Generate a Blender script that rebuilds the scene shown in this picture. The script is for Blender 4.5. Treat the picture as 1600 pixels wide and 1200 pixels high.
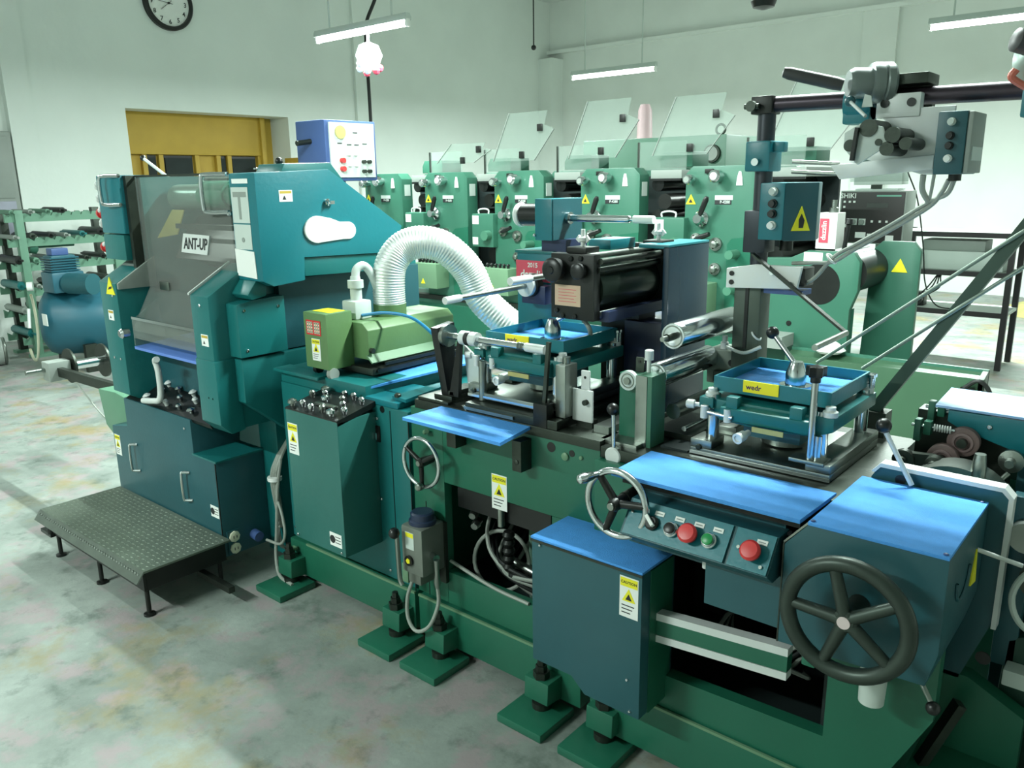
import bpy, bmesh, math, random
from mathutils import Vector, Matrix
random.seed(7)
for o in list(bpy.data.objects): bpy.data.objects.remove(o)
S = bpy.context.scene
C = S.collection
PI = math.pi

# ---------------------------------------------------------------- camera
yaw, pitch, roll = math.radians(40.42), math.radians(14.05), math.radians(-0.85)
fw = Vector((-math.sin(yaw)*math.cos(pitch), math.cos(yaw)*math.cos(pitch), -math.sin(pitch)))
rt = Vector((math.cos(yaw), math.sin(yaw), 0)); up = rt.cross(fw)
rt2 = rt*math.cos(roll)+up*math.sin(roll); up2 = -rt*math.sin(roll)+up*math.cos(roll)
cd = bpy.data.cameras.new('camera'); cam = bpy.data.objects.new('camera', cd); C.objects.link(cam)
cd.sensor_width = 36; cd.sensor_fit = 'HORIZONTAL'; cd.lens = 1268/1600*36; cd.clip_start = .05; cd.clip_end = 60
m = Matrix((rt2, up2, -fw)).transposed().to_4x4(); m.translation = (0, 0, 1.6); cam.matrix_world = m
S.camera = cam
# ---------------------------------------------------------------- world, exposure, lamp power
w = bpy.data.worlds.new('world'); S.world = w; w.use_nodes = True
w.node_tree.nodes['Background'].inputs[0].default_value = (.70, .86, .80, 1)
w.node_tree.nodes['Background'].inputs[1].default_value = .05
S.view_settings.view_transform = 'Standard'; S.view_settings.look = 'None'
S.view_settings.gamma = 1; S.view_settings.use_curve_mapping = False
S.view_settings.exposure = 0.88
LAMP_W = 110          # watts of each fluorescent tube light
LAMP_COL = (.86, 1.0, .94)
TUBE_E = 14

# ---------------------------------------------------------------- materials
MATS = {}
def lin(c): return tuple(((x/255)/12.92 if x/255 <= .04045 else ((x/255+.055)/1.055)**2.4) for x in c)
def mat(name, rgb, rough=.45, metal=0, var=.06, scale=6, bump=0, bscale=80, spec=.5, coat=0):
    if name in MATS: return MATS[name]
    M = bpy.data.materials.new(name); M.use_nodes = True; nt = M.node_tree; N = nt.nodes; L = nt.links
    b = N['Principled BSDF']; c = lin(rgb)
    b.inputs['Metallic'].default_value = metal; b.inputs['Roughness'].default_value = rough
    b.inputs['Specular IOR Level'].default_value = spec; b.inputs['Coat Weight'].default_value = coat
    tc = N.new('ShaderNodeTexCoord'); nz = N.new('ShaderNodeTexNoise')
    nz.inputs['Scale'].default_value = scale; nz.inputs['Detail'].default_value = 4
    L.new(tc.outputs['Object'], nz.inputs['Vector'])
    r = N.new('ShaderNodeValToRGB'); e = r.color_ramp.elements
    e[0].position = .3; e[1].position = .7
    e[0].color = (*[x*(1-var) for x in c], 1); e[1].color = (*[min(1, x*(1+var)) for x in c], 1)
    L.new(nz.outputs['Fac'], r.inputs['Fac']); L.new(r.outputs['Color'], b.inputs['Base Color'])
    if bump:
        n2 = N.new('ShaderNodeTexNoise'); n2.inputs['Scale'].default_value = bscale
        L.new(tc.outputs['Object'], n2.inputs['Vector'])
        bp = N.new('ShaderNodeBump'); bp.inputs['Strength'].default_value = bump; bp.inputs['Distance'].default_value = .01
        L.new(n2.outputs['Fac'], bp.inputs['Height']); L.new(bp.outputs['Normal'], b.inputs['Normal'])
    MATS[name] = M; return M
def clear(name, rgb, alpha, rough=.06):
    M = bpy.data.materials.new(name); M.use_nodes = True; nt = M.node_tree; N = nt.nodes; L = nt.links
    b = N['Principled BSDF']; b.inputs['Base Color'].default_value = (*lin(rgb), 1)
    b.inputs['Roughness'].default_value = rough; b.inputs['Alpha'].default_value = 1
    t = N.new('ShaderNodeBsdfTransparent'); t.inputs[0].default_value = (.93, .97, .95, 1)
    mx = N.new('ShaderNodeMixShader'); mx.inputs[0].default_value = alpha
    nz = N.new('ShaderNodeTexNoise'); nz.inputs['Scale'].default_value = 5
    mp = N.new('ShaderNodeMapRange'); mp.inputs[3].default_value = alpha*.8; mp.inputs[4].default_value = alpha*1.2
    L.new(nz.outputs['Fac'], mp.inputs[0]); L.new(mp.outputs[0], mx.inputs[0])
    L.new(t.outputs[0], mx.inputs[1]); L.new(b.outputs[0], mx.inputs[2])
    L.new(mx.outputs[0], N['Material Output'].inputs['Surface'])
    MATS[name] = M; return M
def emit(name, rgb, e):
    M = bpy.data.materials.new(name); M.use_nodes = True; b = M.node_tree.nodes['Principled BSDF']
    b.inputs['Base Color'].default_value = (*rgb, 1); b.inputs['Emission Color'].default_value = (*rgb, 1)
    b.inputs['Emission Strength'].default_value = e; MATS[name] = M; return M
teal = mat('teal_paint', (22, 104, 104), .36, 0, .07, 3, .04, 60)
tealb = mat('teal_blue_paint', (24, 112, 122), .34, 0, .07, 3, .04, 60)
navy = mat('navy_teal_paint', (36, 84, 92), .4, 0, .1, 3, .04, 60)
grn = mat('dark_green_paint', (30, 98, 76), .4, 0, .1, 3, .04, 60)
pgreen = mat('press_green_paint', (54, 106, 87), .42, 0, .05, 3, .03, 60)
pgreen2 = mat('press_green_trim', (70, 120, 98), .42, 0, .05, 3)
ygreen = mat('olive_green_paint', (94, 128, 82), .45, 0, .06, 4, .04, 60)
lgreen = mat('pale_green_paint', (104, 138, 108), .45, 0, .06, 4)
bgreen = mat('bench_green_paint', (62, 96, 72), .4, 0, .18, 1.2)
blue = mat('blue_rubber_mat', (74, 152, 228), .75, 0, .05, 30, .3, 400)
bluep = mat('blue_panel_paint', (64, 88, 138), .45, 0, .05, 4)
chrome = mat('chrome', (205, 210, 212), .16, 1, .03, 10)
steel = mat('brushed_steel', (150, 156, 150), .34, 1, .12, 12, .05, 200)
dsteel = mat('dark_steel', (66, 72, 66), .42, .85, .2, 8, .06, 120)
alum = mat('white_aluminium', (214, 218, 216), .4, .1, .04, 10)
foil = mat('duct_foil', (222, 226, 222), .42, .5, .05, 20, .15, 60)
black = mat('black_plastic', (18, 20, 20), .35, 0, .1, 10)
blackm = mat('black_metal', (34, 36, 34), .4, .4, .15, 10)
rubber = mat('brown_rubber', (122, 100, 98), .6, 0, .08, 10)
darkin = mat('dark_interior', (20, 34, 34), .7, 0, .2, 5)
white = mat('white_print', (236, 238, 234), .6, 0, .02, 10)
cream = mat('cream_plastic', (226, 226, 200), .5, 0, .03, 10)
greyp = mat('grey_paint', (142, 150, 144), .5, 0, .05, 5)
lgrey = mat('light_grey_paint', (196, 206, 200), .5, 0, .04, 5)
yellow = mat('yellow_print', (236, 226, 40), .55, 0, .03, 10)
ylabel = mat('yellow_label', (246, 228, 30), .5, 0, .02, 10)
red = mat('red_plastic', (206, 52, 52), .35, 0, .05, 10)
redp = mat('red_print', (214, 76, 96), .55, 0, .03, 10)
ink = mat('dark_print', (36, 38, 40), .6, 0, .02, 10)
green_b = mat('green_button', (22, 140, 74), .35, 0, .05, 10)
yellowp = mat('yellow_ochre_paint', (186, 154, 58), .55, 0, .08, 3)
brown = mat('brown_amber', (120, 96, 40), .5, 0, .1, 8)
paper = mat('tan_paper', (206, 176, 150), .7, 0, .06, 30)
brass = mat('brass_plate', (190, 180, 120), .35, .6, .05, 20)
cable = mat('grey_cable', (150, 156, 148), .55, 0, .05, 10)
cableb = mat('black_cable', (24, 28, 27), .5, 0, .05, 10)
bluetube = mat('blue_air_tube', (30, 130, 180), .35, 0, .05, 10)
teal_tank = mat('compressor_blue', (30, 88, 104), .4, 0, .08, 4)
rackg = mat('rack_green_paint', (98, 140, 118), .5, 0, .06, 4)
wallm = mat('wall_plaster', (226, 233, 228), .85, 0, .035, 1.3, .25, 9)
wallb = mat('wall_rough_plaster', (228, 234, 229), .85, 0, .04, 1.6, .6, 4)
ceilm = mat('ceiling_white', (214, 220, 216), .9, 0, .03, 2)
acr = clear('clear_acrylic', (190, 200, 195), .17)
acr2 = clear('tinted_acrylic', (160, 162, 158), .24, .1)
tube_e = emit('tube_glow', (.97, 1.0, .985), TUBE_E)
def floor_mat():
    M = bpy.data.materials.new('worn_concrete'); M.use_nodes = True; nt = M.node_tree; N = nt.nodes; L = nt.links
    b = N['Principled BSDF']; tc = N.new('ShaderNodeTexCoord')
    def noise(sc, det, off):
        mp = N.new('ShaderNodeMapping'); mp.inputs['Location'].default_value = off
        L.new(tc.outputs['Object'], mp.inputs['Vector'])
        n = N.new('ShaderNodeTexNoise'); n.inputs['Scale'].default_value = sc; n.inputs['Detail'].default_value = det
        n.inputs['Roughness'].default_value = .66; L.new(mp.outputs[0], n.inputs['Vector']); return n
    def ramp(n, p0, p1, c0, c1):
        r = N.new('ShaderNodeValToRGB'); e = r.color_ramp.elements; e[0].position = p0; e[1].position = p1
        e[0].color = (*c0, 1); e[1].color = (*c1, 1); L.new(n.outputs['Fac'], r.inputs['Fac']); return r
    base = ramp(noise(1.6, 8, (0, 0, 0)), .32, .68, lin((108, 117, 111)), lin((160, 168, 162)))
    def over(prev, col, n, p0, p1, amt):
        r = ramp(n, p0, p1, (0, 0, 0), (amt,)*3)
        mx = N.new('ShaderNodeMix'); mx.data_type = 'RGBA'
        L.new(r.outputs['Color'], mx.inputs['Factor']); L.new(prev, mx.inputs['A']); mx.inputs['B'].default_value = (*lin(col), 1)
        return mx.outputs['Result']
    c = over(base.outputs['Color'], (160, 142, 146), noise(4.2, 10, (3, 8, 0)), .5, .6, .7)
    c = over(c, (146, 132, 92), noise(2.0, 10, (9.3, 2.7, 0)), .52, .66, .85)
    c = over(c, (176, 186, 178), noise(5, 8, (1, 5, 0)), .62, .74, .5)
    c = over(c, (76, 90, 82), noise(7, 10, (6, 1, 0)), .54, .68, .6)
    L.new(c, b.inputs['Base Color'])
    rr = ramp(noise(2.4, 5, (2, 2, 0)), .3, .7, (.34,)*3, (.62,)*3); L.new(rr.outputs['Color'], b.inputs['Roughness'])
    n2 = noise(60, 6, (0, 0, 0)); bp = N.new('ShaderNodeBump'); bp.inputs['Strength'].default_value = .12; bp.inputs['Distance'].default_value = .01
    L.new(n2.outputs['Fac'], bp.inputs['Height']); L.new(bp.outputs['Normal'], b.inputs['Normal'])
    return M
floorm = floor_mat()

# ---------------------------------------------------------------- mesh helpers
class MB:
    def __init__(s): s.v = []; s.f = []
    def add(s, vs, fs):
        k = len(s.v); s.v += [tuple(v) for v in vs]; s.f += [tuple(i+k for i in f) for f in fs]; return s
    def box(s, x0, x1, y0, y1, z0, z1):
        x0, x1 = min(x0, x1), max(x0, x1); y0, y1 = min(y0, y1), max(y0, y1); z0, z1 = min(z0, z1), max(z0, z1)
        vs = [(x, y, z) for z in (z0, z1) for y in (y0, y1) for x in (x0, x1)]
        return s.add(vs, [(0, 2, 3, 1), (4, 5, 7, 6), (0, 1, 5, 4), (2, 6, 7, 3), (0, 4, 6, 2), (1, 3, 7, 5)])
    def prism(s, axis, poly, a, b):
        # axis 'x': poly is (y,z); 'y': (x,z); 'z': (x,y)
        def p(u, v, t): return (t, u, v) if axis == 'x' else (u, t, v) if axis == 'y' else (u, v, t)
        n = len(poly); vs = [p(u, v, a) for u, v in poly]+[p(u, v, b) for u, v in poly]
        fs = [tuple(range(n)), tuple(range(2*n-1, n-1, -1))]+[(i, (i+1) % n, n+(i+1) % n, n+i) for i in range(n)]
        return s.add(vs, fs)
    def frame(s, d):
        d = Vector(d).normalized(); a = Vector((0, 0, 1)) if abs(d.z) < .9 else Vector((1, 0, 0))
        u = d.cross(a).normalized(); return d, u, d.cross(u).normalized()
    def lathe(s, p0, d, prof, n=24):
        # prof: list of (distance along d, radius)
        p0 = Vector(p0); d, u, v = s.frame(d); vs = []; fs = []
        for t, r in prof:
            for i in range(n):
                a = 2*PI*i/n; vs.append(p0+d*t+(u*math.cos(a)+v*math.sin(a))*max(r, 1e-5))
        k = len(prof)
        for j in range(k-1):
            for i in range(n): fs.append((j*n+i, j*n+(i+1) % n, (j+1)*n+(i+1) % n, (j+1)*n+i))
        fs.append(tuple(range(n-1, -1, -1))); fs.append(tuple(range((k-1)*n, k*n)))
        return s.add(vs, fs)
    def cyl(s, p0, p1, r, n=20, r2=None):
        d = Vector(p1)-Vector(p0); return s.lathe(p0, d, [(0, r), (d.length, r if r2 is None else r2)], n)
    def ball(s, c, r, n=16, k=9):
        c = Vector(c); return s.lathe(c-Vector((0, 0, r)), (0, 0, 1), [(r-r*math.cos(PI*j/(k-1)), r*math.sin(PI*j/(k-1))) for j in range(k)], n)
    def torus(s, c, d, R, r, n=40, k=10, a0=0, a1=2*PI):
        c = Vector(c); d, u, v = s.frame(d); vs = []; fs = []; full = abs(a1-a0-2*PI) < 1e-6
        m_ = n if full else n+1
        for i in range(m_):
            a = a0+(a1-a0)*i/n; e = u*math.cos(a)+v*math.sin(a)
            for j in range(k):
                b = 2*PI*j/k; vs.append(c+e*(R+r*math.cos(b))+d*(r*math.sin(b)))
        for i in range(n):
            i2 = (i+1) % m_
            for j in range(k): fs.append((i*k+j, i*k+(j+1) % k, i2*k+(j+1) % k, i2*k+j))
        return s.add(vs, fs)
    def tube(s, pts, r, n=10, smooth=6):
        P_ = spline(pts, smooth) if smooth else [Vector(p) for p in pts]
        vs = []; fs = []; prev = None
        for i, p in enumerate(P_):
            t = (P_[min(i+1, len(P_)-1)]-P_[max(i-1, 0)]).normalized()
            if prev is None: _, u, _ = s.frame(t)
            else: u = (prev-t*prev.dot(t)).normalized()
            prev = u; v = t.cross(u); rr = r(i/(len(P_)-1)) if callable(r) else r
            for j in range(n):
                a = 2*PI*j/n; vs.append(p+(u*math.cos(a)+v*math.sin(a))*rr)
        for i in range(len(P_)-1):
            for j in range(n): fs.append((i*n+j, i*n+(j+1) % n, (i+1)*n+(j+1) % n, (i+1)*n+j))
        fs.append(tuple(range(n-1, -1, -1))); fs.append(tuple(range((len(P_)-1)*n, len(P_)*n)))
        return s.add(vs, fs)
    def beam(s, p0, p1, w_, h_, upv=(0, 0, 1)):
        p0 = Vector(p0); p1 = Vector(p1); d = (p1-p0).normalized(); u = d.cross(Vector(upv)).normalized(); v = u.cross(d)
        vs = [p+u*a*w_/2+v*b*h_/2 for p in (p0, p1) for b in (-1, 1) for a in (-1, 1)]
        return s.add(vs, [(0, 2, 3, 1), (4, 5, 7, 6), (0, 1, 5, 4), (2, 6, 7, 3), (0, 4, 6, 2), (1, 3, 7, 5)])
    def slab(s, p, th):
        # quad p (4 points) thickened along its normal
        p = [Vector(q) for q in p]; n_ = (p[1]-p[0]).cross(p[-1]-p[0]).normalized()*th; k = len(p)
        vs = p+[q-n_ for q in p]
        return s.add(vs, [tuple(range(k)), tuple(range(2*k-1, k-1, -1))]+[(i, i+k, (i+1) % k+k, (i+1) % k) for i in range(k)])
    def mesh(s, name, material, off=(0, 0, 0), bev=0):
        me = bpy.data.meshes.new(name); o = Vector(off)
        me.from_pydata([Vector(v)-o for v in s.v], [], s.f)
        bm = bmesh.new(); bm.from_mesh(me)
        bmesh.ops.recalc_face_normals(bm, faces=bm.faces)
        if bev:
            ed = [e for e in bm.edges if len(e.link_faces) == 2 and e.calc_face_angle(0) > .6]
            try: bmesh.ops.bevel(bm, geom=ed, offset=bev, segments=2, profile=.6, affect='EDGES', clamp_overlap=True)
            except Exception: pass
        bm.to_mesh(me); bm.free()
        me.polygons.foreach_set('use_smooth', [True]*len(me.polygons)); me.set_sharp_from_angle(angle=math.radians(38))
        me.materials.append(material); return me
def spline(pts, k=6):
    p = [Vector(q) for q in pts]; p = [p[0]*2-p[1]]+p+[p[-1]*2-p[-2]]; out = []
    for i in range(1, len(p)-2):
        for j in range(k):
            t = j/k; a, b, c, d = p[i-1], p[i], p[i+1], p[i+2]
            out.append(.5*((2*b)+(c-a)*t+(2*a-5*b+4*c-d)*t*t+(3*b-a-3*c+d)*t**3))
    out.append(p[-2]); return out
def B(*a): return MB().box(*a)
def CY(*a, **k): return MB().cyl(*a, **k)
def tag(o, label, cat, group=None, kind=None):
    if kind: o['kind'] = kind
    if label: o['label'] = label
    if cat: o['category'] = cat
    if group: o['group'] = group
    return o
class T:
    """a thing: an Empty at its base that parents its parts; coordinates are world metres"""
    def __init__(s, name, label, cat, loc, group=None):
        s.o = bpy.data.objects.new(name, None); C.objects.link(s.o); s.o.location = loc
        s.o.empty_display_size = .05; s.loc = Vector(loc); tag(s.o, label, cat, group)
    def p(s, name, mb, material, parent=None, bev=0, label=None, kind=None):
        me = mb.mesh(name, material, s.loc, bev); o = bpy.data.objects.new(name, me); C.objects.link(o)
        o.parent = parent or s.o
        if label: o['label'] = label
        if kind: o['kind'] = kind
        return o
    def text(s, name, body, pos, face, size, material, parent=None, align='CENTER', ext=.0006, shear=0, stretch=1):
        o = text_obj(name, body, pos, face, size, material, align, ext, shear, stretch, s.loc)
        o.parent = parent or s.o; return o
def text_obj(name, body, pos, face, size, material, align='CENTER', ext=.0006, shear=0, stretch=1, off=(0, 0, 0)):
    cu = bpy.data.curves.new(name, 'FONT'); cu.body = body; cu.size = size; cu.align_x = align; cu.align_y = 'CENTER'
    cu.extrude = ext; cu.offset = size*.018; cu.shear = shear; cu.resolution_u = 2
    t = bpy.data.objects.new('tmp', cu); C.objects.link(t)
    dg = bpy.context.evaluated_depsgraph_get(); me = bpy.data.meshes.new_from_object(t.evaluated_get(dg))
    bpy.data.objects.remove(t); bpy.data.curves.remove(cu)
    R_, U_ = {'F': ((1, 0, 0), (0, 0, 1)), 'R': ((0, 1, 0), (0, 0, 1)), 'RV': ((0, 0, 1), (0, -1, 0)), 'FV': ((0, 0, 1), (-1, 0, 0))}.get(face, face)
    R_ = Vector(R_); U_ = Vector(U_); N_ = R_.cross(U_); mm = Matrix((R_*stretch, U_, N_)).transposed().to_4x4(); mm.translation = Vector(pos)-Vector(off)
    me.transform(mm); me.materials.clear(); me.materials.append(material); me.name = name
    o = bpy.data.objects.new(name, me); C.objects.link(o); return o
def solo(name, mb, material, label, cat, loc=None, group=None, bev=0):
    if loc is None:
        xs = [v[0] for v in mb.v]; ys = [v[1] for v in mb.v]; zs = [v[2] for v in mb.v]
        loc = ((min(xs)+max(xs))/2, (min(ys)+max(ys))/2, min(zs))
    o = bpy.data.objects.new(name, mb.mesh(name, material, loc, bev)); C.objects.link(o); o.location = loc
    return tag(o, label, cat, group)
def struct(name, mb, material, parent=None, bev=0):
    o = bpy.data.objects.new(name, mb.mesh(name, material, (0, 0, 0), bev)); C.objects.link(o)
    if parent: o.parent = parent
    else: o['kind'] = 'structure'
    return o
def dup(root, loc, label=None, group=None):
    r = root.copy(); C.objects.link(r); r.location = loc
    if label: r['label'] = label
    if group: r['group'] = group
    def kids(src, dst):
        for ch in list(src.children):
            c = ch.copy(); C.objects.link(c); c.parent = dst; kids(ch, c)
    kids(root, r); return r
# face-plane helpers: 'F' looks toward -Y at y=w ; 'R' looks toward +X at x=w ; u runs right, v up
def plate(face, u0, u1, v0, v1, w_, th=.002):
    return B(u0, u1, w_-th, w_, v0, v1) if face == 'F' else B(w_, w_+th, u0, u1, v0, v1)
def fpt(face, u, v, w_, d=0): return (u, w_-d, v) if face == 'F' else (w_+d, u, v)
def fn(face): return (0, -1, 0) if face == 'F' else (1, 0, 0)
def tri(face, uc, v0, size, w_, th):
    h = size*.9; poly = [(uc-size/2, v0), (uc+size/2, v0), (uc, v0+h)]
    return MB().prism('y', poly, w_-th, w_) if face == 'F' else MB().prism('x', poly, w_, w_+th)
def caution(t, face, u, v, w_, W=.042, H=.075, parent=None):
    """white caution sticker, centre u, bottom v"""
    s = t.p('caution_label', plate(face, u-W/2, u+W/2, v, v+H, w_, .0012), white, parent)
    t2 = s if parent is None else parent
    t.p('header', plate(face, u-W*.46, u+W*.46, v+H*.76, v+H*.97, w_+(-.0012 if face == 'F' else .0012), .0006), yellow, t2)
    t.p('triangle', tri(face, u, v+H*.4, W*.72, w_, .0018), yellow, t2)
    t.p('hand_symbol', tri(face, u, v+H*.44, W*.34, w_, .0024), ink, t2)
    t.text('lettering', 'CAUTION', fpt(face, u, v+H*.865, w_, .002), face, W*.19, ink, t2, ext=.0002)
    for k in range(3): t.p('print_line', plate(face, u-W*.38, u+W*(.3-.1*k), v+H*(.28-.09*k), v+H*(.305-.09*k), w_+(-.0012 if face == 'F' else .0012), .0004), ink, t2)
    return s
def warn(t, face, u, v, w_, W=.032, H=.024, parent=None):
    """small white warning sticker with an ochre header"""
    s = t.p('warning_label', plate(face, u-W/2, u+W/2, v, v+H, w_, .0012), white, parent); q = s if parent is None else parent
    t.p('header', plate(face, u-W*.44, u+W*.44, v+H*.7, v+H*.92, w_+(-.0012 if face == 'F' else .0012), .0005), mat('ochre_print', (190, 160, 60), .6), q)
    t.p('hand_symbol', tri(face, u-W*.12, v+H*.18, W*.3, w_, .0018), ink, q)
    return s
def logo_label(t, face, u, v, w_, W=.04, H=.03):
    s = t.p('maker_label', plate(face, u-W/2, u+W/2, v, v+H, w_, .0012), white)
    c = fpt(face, u-W*.26, v+H*.5, w_); t.p('round_logo', CY(c, Vector(c)+Vector(fn(face))*.0018, H*.3, 16), ink, s)
    for k in range(3): t.p('print_line', plate(face, u-W*.02, u+W*.42, v+H*(.72-.22*k), v+H*(.78-.22*k), w_+(-.0012 if face == 'F' else .0012), .0004), ink, s)
    return s
def bolt(t, c, d, r=.006, h=.005, m_=None, parent=None, name='bolt'):
    return t.p(name, MB().lathe(c, d, [(0, r), (h*.7, r), (h, r*.7)], 10), m_ or chrome, parent)
# ================================================================ the room
XL, YR, ZC, XR, YN = -9.7, 12.6, 4.7, 4.2, -4.2
struct('floor', B(XL-.4, XR, YN, YR, -.1, 0), floorm)
struct('ceiling', B(XL-.4, XR, YN, YR, ZC, ZC+.1), ceilm)
# left wall with a deep opening for the yellow door
oy0, oy1, oz1 = 4.62, 6.82, 2.475
struct('wall_left', MB().box(XL-.5, XL, YN, oy0, 0, ZC).box(XL-.5, XL, oy1, YR+.3, 0, ZC).box(XL-.5, XL, oy0, oy1, oz1, ZC), wallm)
struct('wall_right', B(XL-.5, XR, YR, YR+.3, 0, ZC), wallb)
struct('wall_near', B(XL-.5, XR, YN-.2, YN, 0, ZC), wallm)
struct('wall_side', B(XR, XR+.2, YN, YR+.3, 0, ZC), wallm)
struct('trim_1', B(XL, XL+.09, 3.36, 3.60, 0, ZC), wallm)
struct('trim_2', B(XL, XL+.035, 3.60, 4.10, 0, ZC), wallm)
struct('trim_3', B(XL, XL+.05, 7.98, 8.17, 0, ZC), wallm)
struct('trim_4', B(XL, XR, YR-.10, YR, 3.82, 3.88), wallb)
struct('trim_5', B(-4.12, -3.66, YR-.07, YR, 0, 3.82), wallb)
struct('trim_6', B(XL, XL+.30, YR-.34, YR, 0, 3.72), wallm)
# yellow double door in the opening
d = struct('door_1', MB().box(XL-.50, XL-.42, oy0, oy1, 0, oz1), yellowp)
struct('door_frame', MB().box(XL-.42, XL-.30, oy0, oy0+.07, 0, oz1).box(XL-.42, XL-.30, oy1-.24, oy1-.17, 0, oz1).box(XL-.42, XL-.34, oy0, oy1-.17, 1.98, oz1), yellowp, d, .006)
for k, (a, b) in enumerate(((4.98, 5.12), (5.22, 5.60), (5.98, 6.07), (6.15, 6.52))):
    q = struct('pane', B(XL-.42, XL-.40, a, b, .3, 1.97), black, d)
    for z in (.3, .72, 1.14, 1.56): struct('slat', B(XL-.40, XL-.385, a+.01, b-.01, z+.02, z+.38), darkin, q)
for a in (4.93, 5.14, 5.62, 5.92, 6.08, 6.54): struct('stile', B(XL-.42, XL-.36, a, a+.06, .2, 1.98), yellowp, d, .005)
leaf = T('yellow_shutter', 'yellow wooden shutter leaf swung open at the right of the yellow door', 'shutter', (XL+.35, 6.75, 0))
leaf.p('panel', B(XL+.02, XL+.7, 6.74, 6.78, .9, 1.93), yellowp, bev=.006)
leaf.p('rail', B(XL+.02, XL+.72, 6.70, 6.74, 1.84, 1.94), yellowp, bev=.006)
leaf.p('hinge', CY((XL+.02, 6.72, 1.2), (XL+.02, 6.72, 1.4), .015), dsteel)
leaf.p('post', B(XL+.60, XL+.68, 6.73, 6.79, 0, .9), yellowp, bev=.006)
bp_ = T('grey_wall_panel', 'grey flat electrical panel on the wall at the far left edge', 'panel', (XL+.1, 2.9, 0))
bp_.p('box', B(XL, XL+.12, 2.55, 3.34, 1.05, 2.17), greyp, bev=.02)
bp_.p('door', B(XL+.12, XL+.135, 2.60, 3.29, 1.50, 2.12), greyp, bev=.006)
bp_.p('lower_door', B(XL+.12, XL+.135, 2.60, 3.29, 1.10, 1.47), mat('lilac_grey', (150, 152, 168), .5), bev=.006)
# clock
ck = T('wall_clock', 'round wall clock with black rim and white dial above the yellow door', 'clock', (XL, 5.27, 3.37))
cc = (XL, 5.27, 3.67)
ck.p('case', MB().lathe(cc, (1, 0, 0), [(0, .30), (.045, .30), (.06, .285), (.06, .255), (.03, .25)], 48), black)
ck.p('dial', CY((XL+.02, 5.27, 3.67), (XL+.032, 5.27, 3.67), .252, 48), white)
for h in range(12):
    a = 2*PI*h/12
    ck.text('numeral', str(h or 12), (XL+.034, 5.27+.205*math.sin(a), 3.67+.205*math.cos(a)), 'R', .07, ink)
def hand(n, ang, L_, wd):
    a = math.radians(ang); e = (XL+.04, 5.27+L_*math.sin(a), 3.67+L_*math.cos(a)); s0 = (XL+.04, 5.27-.05*math.sin(a), 3.67-.05*math.cos(a))
    ck.p(n, MB().beam(s0, e, .004, wd, (0, math.cos(a), -math.sin(a)) if 0 else (1, 0, 0)), black)
hand('hour_hand', 232, .13, .004); hand('minute_hand', 277, .2, .004)
ck.p('hub', CY((XL+.03, 5.27, 3.67), (XL+.05, 5.27, 3.67), .012), black)
# fluorescent battens
def batten(x, y, z, label, power=1):
    t = T('tube_light', label, 'light fixture', (x, y, z), 'fluorescent battens hung from the ceiling')
    t.p('housing', MB().prism('x', [(y-.035, z+.03), (y+.035, z+.03), (y+.035, z+.055), (y+.02, z+.085), (y-.02, z+.085), (y-.035, z+.055)], x-.62, x+.62), lgrey)
    t.p('tube', CY((x-.6, y, z), (x+.6, y, z), .019, 14), tube_e)
    for s in (-1, 1):
        t.p('end_cap', B(x+s*.61-.012, x+s*.61+.012, y-.022, y+.022, z-.022, z+.04), white, bev=.004)
        t.p('hanger', CY((x+s*.42, y, z+.08), (x+s*.42, y, ZC), .008, 8), lgrey)
    ld = bpy.data.lights.new('tube_lamp', 'AREA'); ld.shape = 'RECTANGLE'; ld.size = 1.2; ld.size_y = .06; ld.energy = LAMP_W*power; ld.color = LAMP_COL
    lo = bpy.data.objects.new('tube_lamp', ld); C.objects.link(lo); lo.parent = t.o; lo.location = (0, 0, -.02)
    return t
batten(-5.95, 5.0, 2.88, 'lit tube light above the blue press with a crystal bauble hanging under it', .8)
batten(-5.95, 9.0, 2.87, 'lit tube light near the room corner above the green press', 1.25)
batten(-1.62, 8.6, 2.90, 'brightest tube light at the upper right edge of the photo', 1.6)
batten(-1.1, 3.0, 2.95, 'added unseen tube light above the near machine, over the die-cutting units')  # out of view, added to light the mats and machine tops
batten(-3.9, 3.2, 2.95, 'added unseen tube light above the near machine, over the dryer')  # second added lamp out of view, lights the machine from above
batten(-5.95, 0.6, 2.95, 'added unseen fill tube light over the open floor left of the step platform', .28)  # weak fill added out of view to brighten the left floor
batten(-3.0, -1.6, 2.95, 'added unseen fill tube light over the floor on the near side of the room', .95)  # fill added out of view for the near floor and front faces
bb = T('crystal_bauble', 'faceted clear plastic bauble with pink bits hanging under the tube light', 'decoration', (-5.85, 5.0, 2.5))
bb.p('body', MB().ball((-5.85, 5.0, 2.68), .12, 7, 5), clear('bauble_plastic', (240, 244, 244), .6, .1))
bb.p('cord', CY((-5.85, 5.0, 2.78), (-5.85, 5.0, 2.9), .01, 8), white)
for k in range(7):
    a = k*.9; bb.p('bead', MB().ball((-5.85+.09*math.cos(a), 5.0+.09*math.sin(a), 2.55+.03*(k % 3)), .035, 6, 5), redp if k in (0, 1, 3) else white)
solo('power_cable', MB().tube([(-7.9, 7.4, 4.68), (-8.2, 7.4, 4.25), (-8.49, 7.4, 3.84), (-8.67, 7.4, 3.6), (-8.70, 7.4, 3.34), (-8.69, 7.4, 2.59), (-8.69, 7.4, 1.8), (-8.69, 7.4, .9), (-8.69, 7.4, .02)], .022, 10), cableb, 'black power cable hanging from the ceiling down past the blue control box', 'cable')
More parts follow.
